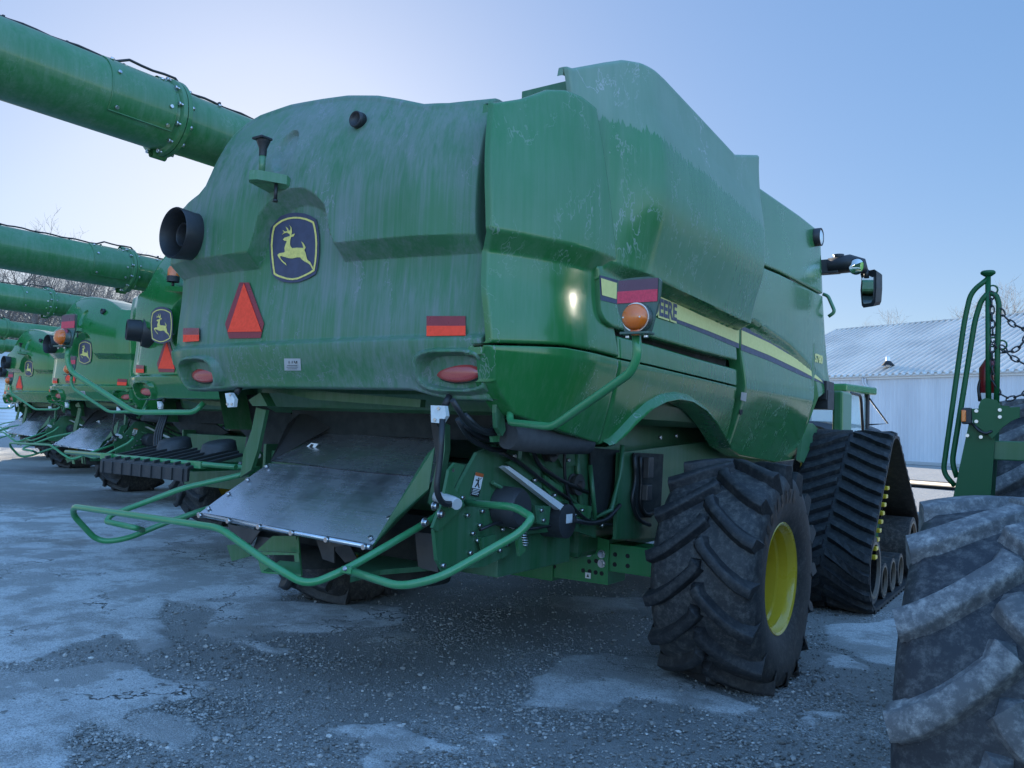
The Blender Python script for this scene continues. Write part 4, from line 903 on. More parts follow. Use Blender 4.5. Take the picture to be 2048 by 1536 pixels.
m = MB(); vane(m, [(545, 1072), (592, 1072), (597, 1105), (512, 1102)], 3.75); vane(m, [(512, 1103), (597, 1106), (602, 1152), (592, 1150), (588, 1110), (530, 1110), (540, 1148), (522, 1145)], 3.6); vane(m, [(596, 1070), (603, 1152), (590, 1100)], 3.7)
m.sheet([Lv(at(x, y, 'Z', .86)) for x, y in ((525, 1146), (602, 1153), (600, 1128), (560, 1124))], .01, 0); part(m, 'spreader_box', M['clean_b'], tb)
m = MB(); m.sheet([Lv(at(x, y, 'Y', 3.8)) for x, y in ((458, 1090), (468, 1122), (505, 1112), (500, 1085))], .02, 0); part(m, 'spreader_bracket', M['chassis'], tb)
m = MB(); m.sheet([Lv(at(x, y, 'Z', .85)) for x, y in ((700, 1165), (760, 1150), (880, 1140), (830, 1115), (720, 1110))], .03, 0); part(m, 'spreader_tray', M['chassis'], tb)
for pts, Y in (([(455, 1048), (520, 1062), (500, 1090), (478, 1095), (462, 1068)], 4.0), ([(632, 1078), (690, 1090), (668, 1094), (668, 1126), (645, 1118)], 3.75), ([(830, 1065), (868, 1068), (876, 1145), (836, 1135)], 3.9), ([(520, 1060), (560, 1068), (545, 1100), (505, 1100)], 4.05), ([(660, 1090), (700, 1092), (715, 1120), (690, 1125)], 4.0)):
    m = MB(); vane(m, pts, Y); part(m, 'deflector_vane', M['bluesteel'], tb)
m = MB(); m.box(np.array([X0, 4.4, 1.02])-O, (1.9, .7, .3), 0); m.lathe([(-.14, .28), (.0, .30), (.02, .1), (.1, .08)], np.array([X0+.45, 4.2, .86])-O, (0, 0, 1), 0, 28); m.lathe([(-.14, .28), (.0, .30), (.02, .1), (.1, .08)], np.array([X0-.45, 4.2, .86])-O, (0, 0, 1), 0, 28)
part(m, 'spreader_rotor', M['dark'], tb)
# work lights below the hood
for pts, Y in (([(457, 787), (468, 786), (476, 799), (474, 814), (462, 815)], 3.72), ([(868, 811), (896, 812), (899, 832), (890, 847), (869, 845)], 3.66)):
    m = MB(); m.sheet([Lv(at(x, y, 'Y', Y)) for x, y in pts], -.03, 0)
    c = sum(np.array(at(x, y, 'Y', Y)) for x, y in pts)/len(pts)-O
    for dx, dz in ((-.025, -.03), (.025, -.03), (0, .035)): m.cyl(c+np.array([dx, -.03, dz]), c+np.array([dx, -.037, dz]), .010, 1, 8)
    m.cyl(c+np.array([0, .02, .05]), c+np.array([0, .06, .11]), .02, 2, 8)
    part(m, 'work_light', [M['steelwhite'], M['chrome'], M['black']])
# --- guard rails round the tailboard
def rail(name, pts, r=.021, fil=.09):
    m = MB(); m.tube([Lv(at(x, y, 'Y', Y)) for x, y, Y in pts], r, 0, 12, fil=fil); return part(m, name, M['tube'])
rail('guard_rail', [(893, 1010, 3.88), (870, 1035, 3.78), (760, 1100, 3.35), (690, 1140, 3.16), (615, 1172, 3.02), (540, 1128, 2.98), (440, 1056, 2.98), (148, 1013, 3.1), (146, 1030, 3.14), (196, 1084, 3.34), (250, 1079, 3.46), (330, 1046, 3.7), (430, 1012, 3.95)])
rail('guard_rail', [(520, 938, 4.1), (470, 953, 3.95), (370, 975, 3.7), (222, 1030, 3.4), (212, 1043, 3.37), (272, 1056, 3.38), (285, 1060, 3.55)], fil=.07)
rail('guard_rail', [(905, 1003, 3.92), (1030, 1014, 3.62), (1066, 1036, 3.5), (1040, 1066, 3.45), (880, 1156, 3.18), (800, 1174, 3.12), (695, 1140, 3.15)])
m = MB(); p = np.array(Lv(at(694, 1140, 'Y', 3.13))); m.box(p, (.07, .02, .035), 0); m.cyl(p, p+np.array([0, -.02, .012]), .012, 1, 8); part(m, 'rail_joint', [M['tube'], M['chrome']])
# --- marker arms left and right
def marker(sd):
    mx = lambda p: np.array([p[0] if sd > 0 else 2*X0-p[0], p[1], p[2]+(0 if sd > 0 else .07*float(np.clip((p[2]-1.78)/.4, 0, 1)))])
    pts = [mx(p)-O for p in (at(1020, 822, 'Y', 3.9), at(1020, 845, 'Y', 3.85), at(1105, 854, 'Y', 3.62), at(1262, 745, 'Y', 3.40), at(1276, 712, 'Y', 3.38), at(1272, 665, 'Y', 3.38))]
    m = MB(); m.tube(pts, .021, 0, 12, fil=.06); arm = part(m, 'marker_arm', M['tube'])
    YP = 3.37; c = at(1276, 612, 'Y', YP)
    pl = [(1234, 564), (1240, 560), (1260, 556), (1295, 553), (1318, 556), (1323, 562), (1320, 592), (1303, 660), (1298, 667), (1250, 668), (1247, 655), (1236, 620), (1233, 600)]
    P2 = [at(x, y, 'Y', YP) for x, y in pl]
    m = MB(); m.prism([(p[0], p[2]) for p in P2], .012, lambda u, v, w: tuple(mx((u, YP+w, v))-O), 0); m.box(mx(at(1274, 667, 'Y', YP-.03))-O, (.14, .07, .012), 0)
    for s2 in (-1, 1): m.box(mx(at(1274, 667, 'Y', YP-.03))-O+np.array([s2*.045, 0, -.014]), (.018, .018, .014), 1)
    part(m, 'marker_plate', [M['mk_plate'], M['chrome']], arm)
    m = MB()
    for (a, b), mi, o in ((((1236, 561), (1319, 557)), 0, 0), (((1234, 583), (1318, 579)), 1, .001)):
        h = .098 if mi == 0 else .094
        q_ = [at(*a, 'Y', YP), at(*b, 'Y', YP)]; z1 = .145*.37*1.0
        z0 = (q_[0][2]+q_[1][2])/2
        x0, x1 = q_[0][0]+.005, q_[1][0]-.005
        m.prism([(x0, z0-.055), (x1, z0-.055), (x1, z0), (x0, z0)], .002, lambda u, v, w: tuple(mx((u, YP-.002-o-w, v))-O), mi)
    part(m, 'reflector', [M['mk_dark'], M['mk_red']], arm)
    c = mx(at(1273, 635, 'Y', YP-.03))-O; m = MB()
    m.lathe([(0.03, .058), (.0, .060), (-.03, .058), (-.05, .045), (-.058, .02), (-.058, 0)], c, (0, 1, 0), 0, 28); m.box(c+np.array([0, 0, -.066]), (.045, .04, .03), 0, bev=.008)
    for s2 in (-1, 1): m.cyl(c+np.array([s2*.04, -.035, -.005]), c+np.array([s2*.04, -.053, -.005]), .004, 1, 6)
    m.lathe([(0.026, .066), (-.012, .066), (-.012, .0605)], c, (0, 1, 0), 1, 28)
    part(m, 'turn_signal', [M['amber'], M['chrome']], arm, sharp=50)
marker(1); marker(-1)
# ------------------------------------------------------------------ the rest of the row
REM = {'hood_paint': M['clean'], 'side_paint': M['clean'], 'door_paint': M['clean']}
row = [((-4.95, 2.62), 'second green combine in the row, with amber beacon and ribbed black bumper step'),
       ((-11.5, 4.8), 'third green combine in the row, clean and glossy, with a shiny steel tailboard'),
       ((-19.8, 7.7), 'fourth green combine in the row, small, just right of the pale barn'),
       ((-26.5, 10.6), 'farthest green combine, mostly cut off by the left edge of the photo')]
combs = []
for k, ((dx, dy), lab) in enumerate(row):
    skip = ('tailboard', 'guard_rail', 'rail_joint', 'receiver_bracket', 'exhaust_outlet', 'exhaust_pipe', 'sticker') if k == 0 else ('sticker', 'bolt', 'bolt_hole', 'warning_decal', 'hose', 'mounting_bolt', 'linkage_rod', 'bracket', 'idler_pulley', 'spring') if k > 1 else ('bolt_hole',)
    c = copy_tree(C, None, skip, REM); c.location = Vector(O)+Vector((dx, dy, 0)); c['label'] = lab; combs.append(c)
for c_, dz_ in ((combs[0], .35), (combs[1], .12)):
    for ch_ in c_.children:
        if ch_.name.startswith('unloading_auger'): ch_.location.z -= dz_
for ch_ in combs[0].children:
    if ch_.name.startswith('rear_hood'):
        for g_ in ch_.children:
            if g_.name.startswith('emblem'): g_.location = (-.44, -.125, 0)
for c_, dx_ in ((combs[0], -.5), (combs[1], -.25)):
    for ch_ in c_.children:
        if ch_.name.startswith('rear_wheel') and ch_.location.x < 0: ch_.location.x += dx_
C2 = combs[0]; ex2 = ex+np.array([.10, .1, -.22]); d2 = np.array([-.45, -.9, .03]); d2 /= np.linalg.norm(d2)
m = MB(); b0 = np.array([-4.42, 3.47+0, 3.30])-O; m.prism([(-.10, .03), (.10, .03), (.10, -.03), (.02, -.18), (-.09, -.18)], .06, lambda u, v, w: (b0[0]+u, yb+v, b0[2]+w), 0); m.cyl((b0[0]-.02, yb-.12, b0[2]+.06), (b0[0]-.02, yb-.12, b0[2]+.13), .018, 1)
m2 = MB(); m2.lathe([(-.25, .225), (.08, .222), (.11, .205), (.11, .16)], ex2, d2, 0, 40); m2.build('exhaust_outlet', M['clean'], C2, sharp=40)
bc = part(m, 'beacon_bracket', [M['clean'], M['black']], C2)
m = MB(); m.lathe([(.12, .075), (.19, .078), (.195, .07)], (b0[0]-.02, yb-.12, b0[2]), (0, 0, 1), 1, 24); m.lathe([(.19, .072), (.28, .070), (.315, .05), (.325, 0)], (b0[0]-.02, yb-.12, b0[2]), (0, 0, 1), 0, 24); part(m, 'beacon', [M['amber'], M['black']], bc, sharp=40)
m = MB(); m.lathe([(.05, .225), (.20, .215), (.24, .20), (.24, .15)], ex2, d2, 0, 40); m.lathe([(.24, .15), (.42, .14), (.43, .125), (.40, .12), (.40, 0)], ex2, d2, 0, 32); part(m, 'exhaust_pipe', M['black'], C2, sharp=40)
m = MB(); m.lathe([(.402, .119), (.404, 0)], ex2, d2, 0, 24); part(m, 'exhaust_cap', M['steelwhite'], C2)
# bumper step of the second combine: ribbed black deck on two bars
zb_ = 1.24
m = MB(); m.box(np.array([X0+.15, 3.25, zb_])-O, (1.75, .72, .04), 0, bev=.015); m.box(np.array([X0+.15, 2.90, zb_-.07])-O, (1.75, .04, .15), 0, bev=.012)
for k in range(9): m.box(np.array([X0+.15-.8+.2*k, 3.25, zb_+.03])-O, (.035, .70, .04), 0); m.box(np.array([X0+.15-.8+.2*k, 2.875, zb_-.07])-O, (.03, .025, .14), 0)
for dx in (-.35, .55): m.lathe([(0, .22), (.12, .19), (.14, .15), (.14, 0)], np.array([X0+dx, 3.62, zb_])-O, (0, 0, 1), 0, 20)
tilt = lambda m_: setattr(m_, 'v', [(x, y, z+(y+O[1]-3.25)*.2) for x, y, z in m_.v])
tilt(m); part(m, 'bumper_step', M['poly'], C2)
m = MB(); m.tube([Lv((X0-1.75, 3.0, zb_-.02)), Lv((X0+1.7, 3.0, zb_-.02))], .028, 0, 10); m.tube([Lv((X0-1.7, 3.25, zb_-.05)), Lv((X0+1.6, 3.35, zb_-.05))], .03, 0, 10)
m.box(np.array([X0-.75, 3.0, zb_-.03])-O, (.25, .08, .08), 0); m.box(np.array([X0+1.02, 3.0, zb_-.03])-O, (.25, .08, .08), 0)
for dx in (-.7, .7): m.box(np.array([X0+dx, 3.8, zb_-.08])-O, (.08, 1.3, .1), 0)
part(m, 'bumper_bar', M['tube'], C2)
for k in range(4):
    m = MB(); m.tube([Lv((X0-1.05+.04*k, 3.9, 1.8)), Lv((X0-1.1+.05*k, 3.8, 1.45)), Lv((X0-.9+.05*k, 3.75, 1.15)), Lv((X0-.3, 3.8, 1.12-.03*k))], .017, 0, 8, fil=.25); part(m, 'hose', M['hose'], C2)
# small front pieces of the nearest combine that show above the track
m = MB()
m.box(np.array([-2.75, 9.75, 1.75])-O, (.35, .5, .35), 0, bev=.03); m.box(np.array([-2.35, 10.6, 2.05])-O, (.12, .5, .55), 0, bev=.03)
m.sheet([Lv(at(x, y, 'X', -2.55)) for x, y in ((1592, 920), (1600, 848), (1618, 846), (1630, 858), (1600, 925))], .04, 0, nrm=(1, 0, 0))
m.tube([Lv((-2.4, 11.2, 1.75)), Lv((-2.4, 11.2, 2.35)), Lv((-2.4, 11.9, 2.35)), Lv((-2.4, 12.1, 1.75))], .02, 1, 8, fil=.12)
part(m, 'access_platform', [M['clean_b'], M['black']])
m = MB(); m.box(np.array([-2.5, 10.0, 2.3])-O, (.3, .35, .22), 0); p = at(1640, 800, 'Y', 10.0)-O; m.box(p, (.25, .3, .22), 0)
part(m, 'work_light', M['black'])
# ------------------------------------------------------------------ dusty tractor at the right edge (faces the camera, mostly out of frame)
T = empty('tractor', (.75, 5.0, 0)); OT = np.array([.75, 5.0, 0])
tag(T, 'green tractor with mud-caked front tyre and chained handrails, cut off by the right edge', 'tractor')
lt = lambda p: tuple(np.asarray(p, float)-OT)
def tpart(mb, name, mats, parent=None, **k): return mb.build(name, mats, parent or T, **k)
for xc, yc, rad, w, nl, rim, lugs, nm, side in ((-.155, 3.40, .78, .62, 15, .38, .050, 'front_wheel', -1), (1.66, 3.40, .78, .62, 15, .38, .050, 'front_wheel', 1), (-.10, 6.62, 1.05, .66, 19, .53, .06, 'rear_wheel', -1), (1.6, 6.62, 1.05, .66, 19, .53, .06, 'rear_wheel', 1)):
    m = MB(); rp = [(.22, rim+.005), (.225, rim-.01), (.2, rim-.03), (.1, rim-.05), (0, rim-.06), (-.1, rim-.05), (-.2, rim-.03), (-.225, rim-.01), (-.22, rim)]
    m.lathe(rp, (0, 0, 0), (1, 0, 0), 0, 48); m.lathe([(side*-.05, rim-.06), (side*-.02, .2), (side*.04, .15), (side*.06, 0)], (0, 0, 0), (1, 0, 0), 0, 36)
    wl = m.build(nm, M['yellow'], T, sharp=35); wl.location = lt((xc, yc, rad-.02+(.03 if yc < 4 else 0))); wl.rotation_euler.x = R(-6)
    tyre_mb(rad, w, rim, nl, lugs, .060, .037, None, rad-.02, 1.12).build('tyre', [M['muddy'], M['muddy_top']], wl, sharp=50)
Yp = 4.9
def tv(x, y, Y=Yp): return lt(at(x, y, 'Y', Y))
m = MB()
pl = [(1938, 845), (1992, 845), (1981, 1000), (1972, 1200), (1893, 1200), (1905, 1000)]
P2 = [at(x, y, 'Y', Yp) for x, y in pl]; m.prism([(p[0], p[2]) for p in P2], .28, lambda u, v, w: lt((u, Yp+w, v)), 0)
tpart(m, 'step_box', M['deep'])
m = MB()
fp = [(1944, 818), (2040, 814), (2040, 835), (2024, 842), (2005, 855), (1994, 868), (1985, 878), (1975, 868), (1946, 846)]
P2 = [at(x, y, 'Y', Yp) for x, y in fp]; m.prism([(p[0], p[2]) for p in P2], .02, lambda u, v, w: lt((u, Yp-.022+w, v)), 0)
for x, y in ((1953, 822), (2000, 820), (2000, 834), (1953, 843), (1935, 871), (1962, 874)): p = np.array(tv(x, y, Yp-.02)); m.cyl(p, p+np.array([0, -.012, 0]), .009, 1, 10)
up = [(1957, 813), (1962, 800), (1971, 796), (1993, 800), (2001, 811), (2018, 812), (2018, 818), (1957, 818)]
P2 = [at(x, y, 'Y', Yp+.03) for x, y in up]; m.prism([(p[0], p[2]) for p in P2], .05, lambda u, v, w: lt((u, Yp+.03+w, v)), 0)
tpart(m, 'mounting_plate', [M['deep'], M['chrome']])
for pts in ([(1976, 550), (1977, 818)], [(1975, 558), (1942, 584), (1929, 640), (1908, 790), (1886, 945), (1910, 972)], [(1974, 588), (1962, 602), (1950, 640), (1926, 790), (1904, 925), (1914, 955)], [(1980, 586), (1992, 590), (1998, 606), (1995, 700), (1993, 808)]):
    m = MB(); m.tube([tv(x, y, Yp+.06) for x, y in pts], .0135, 0, 12, fil=.07)
    if len(pts) == 2: p = np.array(tv(1976, 548, Yp+.06)); m.lathe([(-.012, .018), (0, .034), (.008, .036), (.016, .03), (.02, 0)], p, (0, 0, 1), 0, 24)
    tpart(m, 'handrail', M['deep'])
def chain(pts, n):
    P = np.array([tv(x, y, Yp+.05+.002*i) for i, (x, y) in enumerate(pts)]); s = np.r_[0, np.cumsum(np.linalg.norm(np.diff(P, axis=0), axis=1))]; m = MB()
    f = lambda t: np.array([np.interp(t, s, P[:, k]) for k in range(3)])
    k = int(s[-1]/.036)
    for i in range(k):
        a = f(s[-1]*(i+.5)/k); dd = f(min(s[-1], s[-1]*(i+.6)/k))-f(s[-1]*(i+.4)/k); dd = Vector(dd).normalized(); u = Vector((0, 1, 0)) if i % 2 else dd.cross(Vector((0, 1, 0))).normalized()
        lp = [Vector(a)+dd*.024*math.cos(t)+u*.0115*math.sin(t) for t in np.linspace(0, 2*math.pi, 11)]
        m.tube(lp, .0042, 0, 5, cap=False)
    return tpart(m, 'chain', M['black'])
def sagc(a, b, mid, n=24):
    a, b, mid = map(np.array, (a, b, mid)); return [tuple((1-t)**2*a+2*t*(1-t)*(2*mid-(a+b)/2)+t*t*b) for t in np.linspace(0, 1, n)]
chain([(1983, 584), (1984, 640), (1986, 678), (1995, 700), (2012, 704)]+sagc((2020, 703), (2085, 600), (2052, 676), 12), 0)
chain([(2000, 618), (2010, 634), (2025, 648), (2048, 658), (2080, 662)], 0)
chain([(1984, 690), (1985, 740), (1987, 765), (1998, 787), (2020, 798), (2048, 788), (2085, 760)], 0)
chain([(2002, 692), (2020, 712), (2048, 728), (2085, 735)], 0)
m = MB()
for x, y in ((1985, 580), (1986, 684), (2003, 690)): p = Vector(tv(x, y, Yp+.055)); m.tube([p+Vector((.024*math.cos(t), 0, .024*math.sin(t))) for t in np.linspace(0, 6.28, 14)], .0045, 0, 6, cap=False)
tpart(m, 'chain_ring', M['deep'])
m = MB(); p = np.array(tv(1978, 800, Yp+.14)); m.lathe([(0, 0), (0, .048), (.17, .048), (.2, .03), (.22, .018), (.25, .018)], p, (0, 0, 1), 0, 24); m.lathe([(.0, .0485), (.035, .0485)], p, (0, 0, 1), 1, 24); tpart(m, 'fire_extinguisher', [plain('extinguisher_red', (.20, .012, .014), .3, coat=.4), M['white']])
m = MB(); m.tube([tv(1972, 752, Yp+.12), tv(1962, 758, Yp+.12), tv(1957, 775, Yp+.12), tv(1960, 802, Yp+.1)], .009, 0, 8, fil=.05); m.tube([tv(1946, 848, Yp-.02), tv(1958, 862, Yp-.03), tv(1972, 868, Yp-.03), tv(1984, 862, Yp-.02)], .007, 0, 8, fil=.05); tpart(m, 'hose', M['hose'])
m = MB(); m.box(np.array(tv(1934, 832, Yp-.01)), (.045, .05, .085), 0); m.box(np.array(tv(1928, 832, Yp-.02)), (.022, .05, .062), 1, bev=.008); tpart(m, 'side_marker', [M['black'], M['amber']])
m = MB()
hp = [(.30, 1.0), (.28, 1.75), (.45, 1.95), (1.05, 1.95), (1.22, 1.75), (1.2, 1.0)]
m.prism(hp, 3.2, lambda u, v, w: lt((u, 1.9+w, v)), 0); tpart(m, 'bonnet', M['clean'])
m = MB(); m.box(np.array([.75, 6.3, 2.4])-OT, (1.5, 1.8, 1.7), 1, bev=.1); m.box(np.array([.75, 6.3, 3.32])-OT, (1.7, 2.0, .18), 0, bev=.06); m.box(np.array([.75, 6.3, 1.4])-OT, (1.2, 1.8, .5), 0); tpart(m, 'cab', [M['clean'], M['glass']])
m = MB(); m.box(np.array([.75, 4.6, .85])-OT, (.7, 5.0, .5), 0); m.box(np.array([.75, 3.4, .75])-OT, (1.5, .25, .25), 0); m.box(np.array([.75, 6.62, 1.0])-OT, (1.4, .3, .3), 0); m.box(np.array([.0, 4.98, 1.72])-OT, (.9, .12, .1), 0); tpart(m, 'frame', M['chassis'])
# ------------------------------------------------------------------ shed with ribbed roof
e = np.array([.933, -.36]); nn = np.array([.36, .933])
rp0 = depth_at(1675, 661, 85.6)[:2]; s0 = rp0@e-.2; dn = nn@at(1830, 746, 'Z', 7.0)[:2]; hw = rp0@nn-dn
def sh(s, d, z): return np.array([e[0]*s+nn[0]*d, e[1]*s+nn[1]*d, z])
S = empty('machine_shed', (0, 0, 0)); tag(S, 'long white metal shed with a ribbed sheet roof behind the combine', 'shed'); so = sh(s0, dn, 0); S.location = so
s1 = s0+62; ZE, ZR = 7.0, 13.0
def rib(s, pitch, w, h): t = (s % pitch)/pitch; return h*(1 if t < w else 0)
def ribpts(a, b, pitch, w):
    out = []
    for k in range(int((b-a)/pitch)+1):
        q0 = a+k*pitch
        for f_, h in ((0, 0), (.22*w, 1), (w*.78, 1), (w, 0)): out.append((q0+f_*pitch, h))
    return out
m = MB(); rp_ = ribpts(s0, s1, .56, .55)
for sgn in (1, -1):
    g = []
    for s_, h in rp_:
        row = []
        for t in (-.03, .5, 1.): dd_ = dn+hw*t if sgn > 0 else dn+2*hw-hw*t; row.append(sh(s_, dd_, ZE+(ZR-ZE)*t+.17*h)-so)
        g.append(row)
    m.grid(g, 0, smooth=False)
m.box(sh((s0+s1)/2, dn+hw, ZR+.03)-so, (s1-s0, .5, .12), 0, rot=Matrix.Rotation(math.atan2(e[1], e[0]), 3, 'Z'))
rf = m.build('roof', M['roof'], S, fix=False)
m = MB(); p = depth_at(1776, 722, 66.5); m.cyl(p-so+np.array([0, 0, -.5]), p-so+np.array([0, 0, .35]), .16, 0, 14); m.lathe([(-.35, .5), (.0, .2)], p-so, (0, 0, 1), 1, 16); m.build('roof_vent', [M['white'], M['blackdull']], rf)
m = MB(); wp = ribpts(s0+.2, s1-.2, .31, .22)
for d_ in (dn, dn+2*hw): m.grid([[sh(s_, d_+(-.022*h if d_ == dn else .022*h), z)-so for z in (0, 3.5, ZE-.05)] for s_, h in wp], 0, smooth=False)
for s_ in (s0+.2, s1-.2): m.add([sh(s_, dn, 0)-so, sh(s_, dn+2*hw, 0)-so, sh(s_, dn+2*hw, ZE)-so, sh(s_, dn+hw, ZR-.05)-so, sh(s_, dn, ZE)-so], [(0, 1, 2, 3, 4)], 0, False)
m.build('wall', M['wall'], S, fix=False)
rz = Matrix.Rotation(math.atan2(e[1], e[0]), 3, 'Z')
m = MB(); m.box(sh((s0+s1)/2, dn-.22, ZE-.12)-so, (s1-s0, .2, .24), 0, rot=rz, bev=.04); m.box(sh((s0+s1)/2, dn-.08, ZE-.32)-so, (s1-s0, .1, .16), 0, rot=rz); m.build('gutter', M['white'], S)
for px in (1751, 1757):
    q_ = at(px, 752, 'Z', ZE)[:2]; s_ = q_@e; m = MB(); off = 0 if px == 1751 else .35
    m.tube([sh(s_, dn-.2, ZE-.2)-so, sh(s_, dn-.2, ZE-.75)-so, sh(s_+.45, dn-.1, ZE-1.25)-so, sh(s_+.45, dn-.1, .1)-so], .075, 0, 10, fil=.2); m.build('downspout', M['wall'], S)
m = MB(); m.box(sh((s0+s1)/2, dn-.04, .12)-so, (s1-s0, .05, .24), 0, rot=rz); m.build('base_trim', M['grey'], S)
# pipe on the ground
a = at(1760, 962, 'Z', .12); b = a+np.array([e[0], e[1], 0])*26
m = MB(); m.cyl((0, 0, 0), tuple(b-a), .16, 0, 16); o = m.build('drain_pipe', M['black']); o.location = a; tag(o, 'long black pipe lying on the gravel in front of the shed', 'pipe')
# ------------------------------------------------------------------ tractor in the gap behind the track
FT = empty('tractor', (-5.5, 22.8, 0), R(78)); tag(FT, 'distant green tractor with black fender parked before the shed, seen over the track', 'tractor')
def fp_(m, n, mats): return m.build(n, mats, FT)
m = MB(); m.box((0, 0, 2.2), (1.5, 1.6, 1.45), 1, bev=.08)
for x in (-.75, .75):
    for y in (-.8, .8): m.box((x, y, 2.2), (.1, .1, 1.5), 0)
m.box((0, .1, 1.75), (.5, .5, .9), 0)
fp_(m, 'cab', [M['black'], M['cglass']])
m = MB(); m.box((0, 0, 3.04), (1.85, 2.0, .2), 0, bev=.07); fp_(m, 'roof', M['clean'])
m = MB(); m.box((0, 2.1, 1.55), (.9, 2.6, .9), 0, bev=.12); m.box((0, .2, 1.25), (1.2, 1.8, .5), 0); fp_(m, 'bonnet', M['clean'])
for sd in (1, -1):
    m = MB(); g = []
    for a_ in np.linspace(-10, 170, 18): g.append([(sd*x, -.3+r_*math.cos(R(a_)), 1.0+r_*math.sin(R(a_))) for x, r_ in ((.65, 1.12), (.68, 1.17), (1.45, 1.17), (1.5, 1.08))])
    m.grid(g); fp_(m, 'fender', M['poly'])
    for y, r_, w_, nm in ((-.3, .98, .62, 'rear_wheel'), (2.7, .72, .5, 'front_wheel')):
        m = MB(); m.lathe([(-.2, r_*.5), (-.05, r_*.45), (.05, .2), (.05, 0)] if sd > 0 else [(.2, r_*.5), (.05, r_*.45), (-.05, .2), (-.05, 0)], (0, 0, 0), (1, 0, 0), 0, 32); w = m.build(nm, M['yellow'], FT); w.location = (sd*1.08, y, r_)
        tyre_mb(r_, w_, r_*.5, 18, .05, .05, .035).build('tyre', [M['rubber'], M['rubber_lug']], w)
    m = MB(); m.tube([(sd*.8, -.6, 1.95), (sd*1.4, -.75, 1.92), (sd*1.75, -.8, 1.85)], .035, 0, 8); m.box((sd*1.78, -.8, 1.85), (.22, .06, .09), 1); fp_(m, 'signal_arm', [M['black'], M['orange']])
    m = MB(); m.tube([(sd*.78, -.85, 2.85), (sd*1.25, -1.15, 2.2), (sd*.78, -.85, 2.15)], .025, 0, 6); fp_(m, 'door_frame', M['black'])
# ------------------------------------------------------------------ white barn at the left edge
B = empty('barn', (-59.5, 29.5, 0), R(62)); B.scale = (1, 1, .72); tag(B, 'pale lap-sided barn behind the last combines at the left edge', 'barn')
m = MB()
for k in range(18):
    z = .3*k; m.box((0, -.02*0, z+.15), (12, 7, .30), 0, bev=0) if k == 0 else m.add([(-6, -3.5-.03, z), (6, -3.5-.03, z), (6, -3.5, z+.3), (-6, -3.5, z+.3), (-6, 3.5, z+.3), (6, 3.5, z+.3), (6, 3.53, z), (-6, 3.53, z)], [(0, 1, 2, 3), (7, 6, 5, 4), (0, 3, 4, 7), (1, 6, 5, 2)], 0, False)
m.build('wall', M['wall'], B, fix=False)
m = MB(); m.prism([(-3.9, 5.3), (0, 8.0), (3.9, 5.3), (3.9, 5.45), (0, 8.15), (-3.9, 5.45)], 12.6, lambda u, v, w: (w-6.3, u, v), 0); m.build('roof', M['roof'], B)
m = MB(); m.box((2.2, -3.58, 1.2), (1.1, .1, 2.4), 0); m.build('door', M['white'], B)
m = MB(); m.box((-.5, -3.58, 2.9), (1.3, .1, 1.3), 0); m.build('window', M['glass'], B)
# ------------------------------------------------------------------ bare winter trees
def tree_mesh(seed, H):
    r_ = random.Random(seed); trunk = MB(); crown = MB()
    def br(p, d, ln, rad, lv):
        n = 5 if lv < 2 else 3; pts = [Vector(p)]; rr = [rad]; dd = Vector(d).normalized()
        for i in range(n):
            dd = (dd+Vector((r_.gauss(0, .13), r_.gauss(0, .13), r_.gauss(.05, .08)))*(1 if lv else .45)).normalized(); pts.append(pts[-1]+dd*ln/n); rr.append(rad*(1-.62*(i+1)/n))
        (trunk if lv == 0 else crown).tube(pts, rr, 0, 6 if lv < 2 else 3, cap=False)
        if lv >= 4: return
        k = (9, 6, 5, 4)[lv]
        for j in range(k):
            t = .25+.75*(j+r_.random())/k if lv else .30+.7*(j+r_.random())/k
            i = min(n-1, int(t*n)); q_ = pts[i].lerp(pts[i+1], t*n-i); ax = (pts[i+1]-pts[i]).normalized(); sd = ax.orthogonal(); sd.rotate(Matrix.Rotation(r_.uniform(0, 6.28), 3, ax))
            nd = ax*.9+sd*r_.uniform(.45, .95)+Vector((0, 0, .25)); br(q_, nd, ln*r_.uniform(.38, .62)*(1.1-.4*t if lv == 0 else 1), max(.009, rr[i]*.47), lv+1)
    br((0, 0, -.2), (0, 0, 1), H*.72, H*.018, 0)
    return trunk, crown
protos = []
TG = 'bare winter trees behind the yard'
def mk_tree(seed, H):
    t, c = tree_mesh(seed, H); r_ = empty('bare_tree', (0, 0, 0)); t.build('trunk', M['bark'], r_, fix=False); c.build('crown', M['bark'], r_, fix=False); return r_
protos = [mk_tree(s_, 15) for s_ in (3, 8, 15)]
spots = [(20, 95, 1.05), (75, 88, 1.1), (125, 100, 1.15), (170, 92, .95), (215, 104, 1.05), (262, 96, .95), (310, 100, 1.0), (350, 90, 1.0), (405, 108, 1.0), (-30, 90, 1.15), (455, 118, .8), (45, 115, 1.2), (235, 118, 1.2), (150, 122, 1.2), (60, 84, .95), (100, 86, .9), (195, 84, .92), (240, 88, .95), (285, 86, .9), (5, 100, 1.1), (140, 106, 1.1), (180, 112, 1.1), (1795, 125, 1.02), (1850, 135, 1.1), (1975, 118, 1.14), (2030, 122, 1.2), (2090, 120, 1.2), (1905, 140, 1.12)]
for i, (px, dd_, sc_) in enumerate(spots):
    o = protos[i] if i < 3 else copy_tree(protos[i % 3])
    p = depth_at(px, 850, dd_); o.location = (p[0], p[1], 0); o.rotation_euler.z = i*2.1; k_ = 1.3 if px < 1000 else 1.42; o.scale = (sc_*1.3, sc_*1.3, sc_*k_)
    tag(o, 'leafless winter tree with fine bare twigs, behind the row of green combines' if px < 1000 else 'leafless tree with its top showing above the shed roof', 'tree', TG+(' on the left' if px < 1000 else ' behind the shed'))
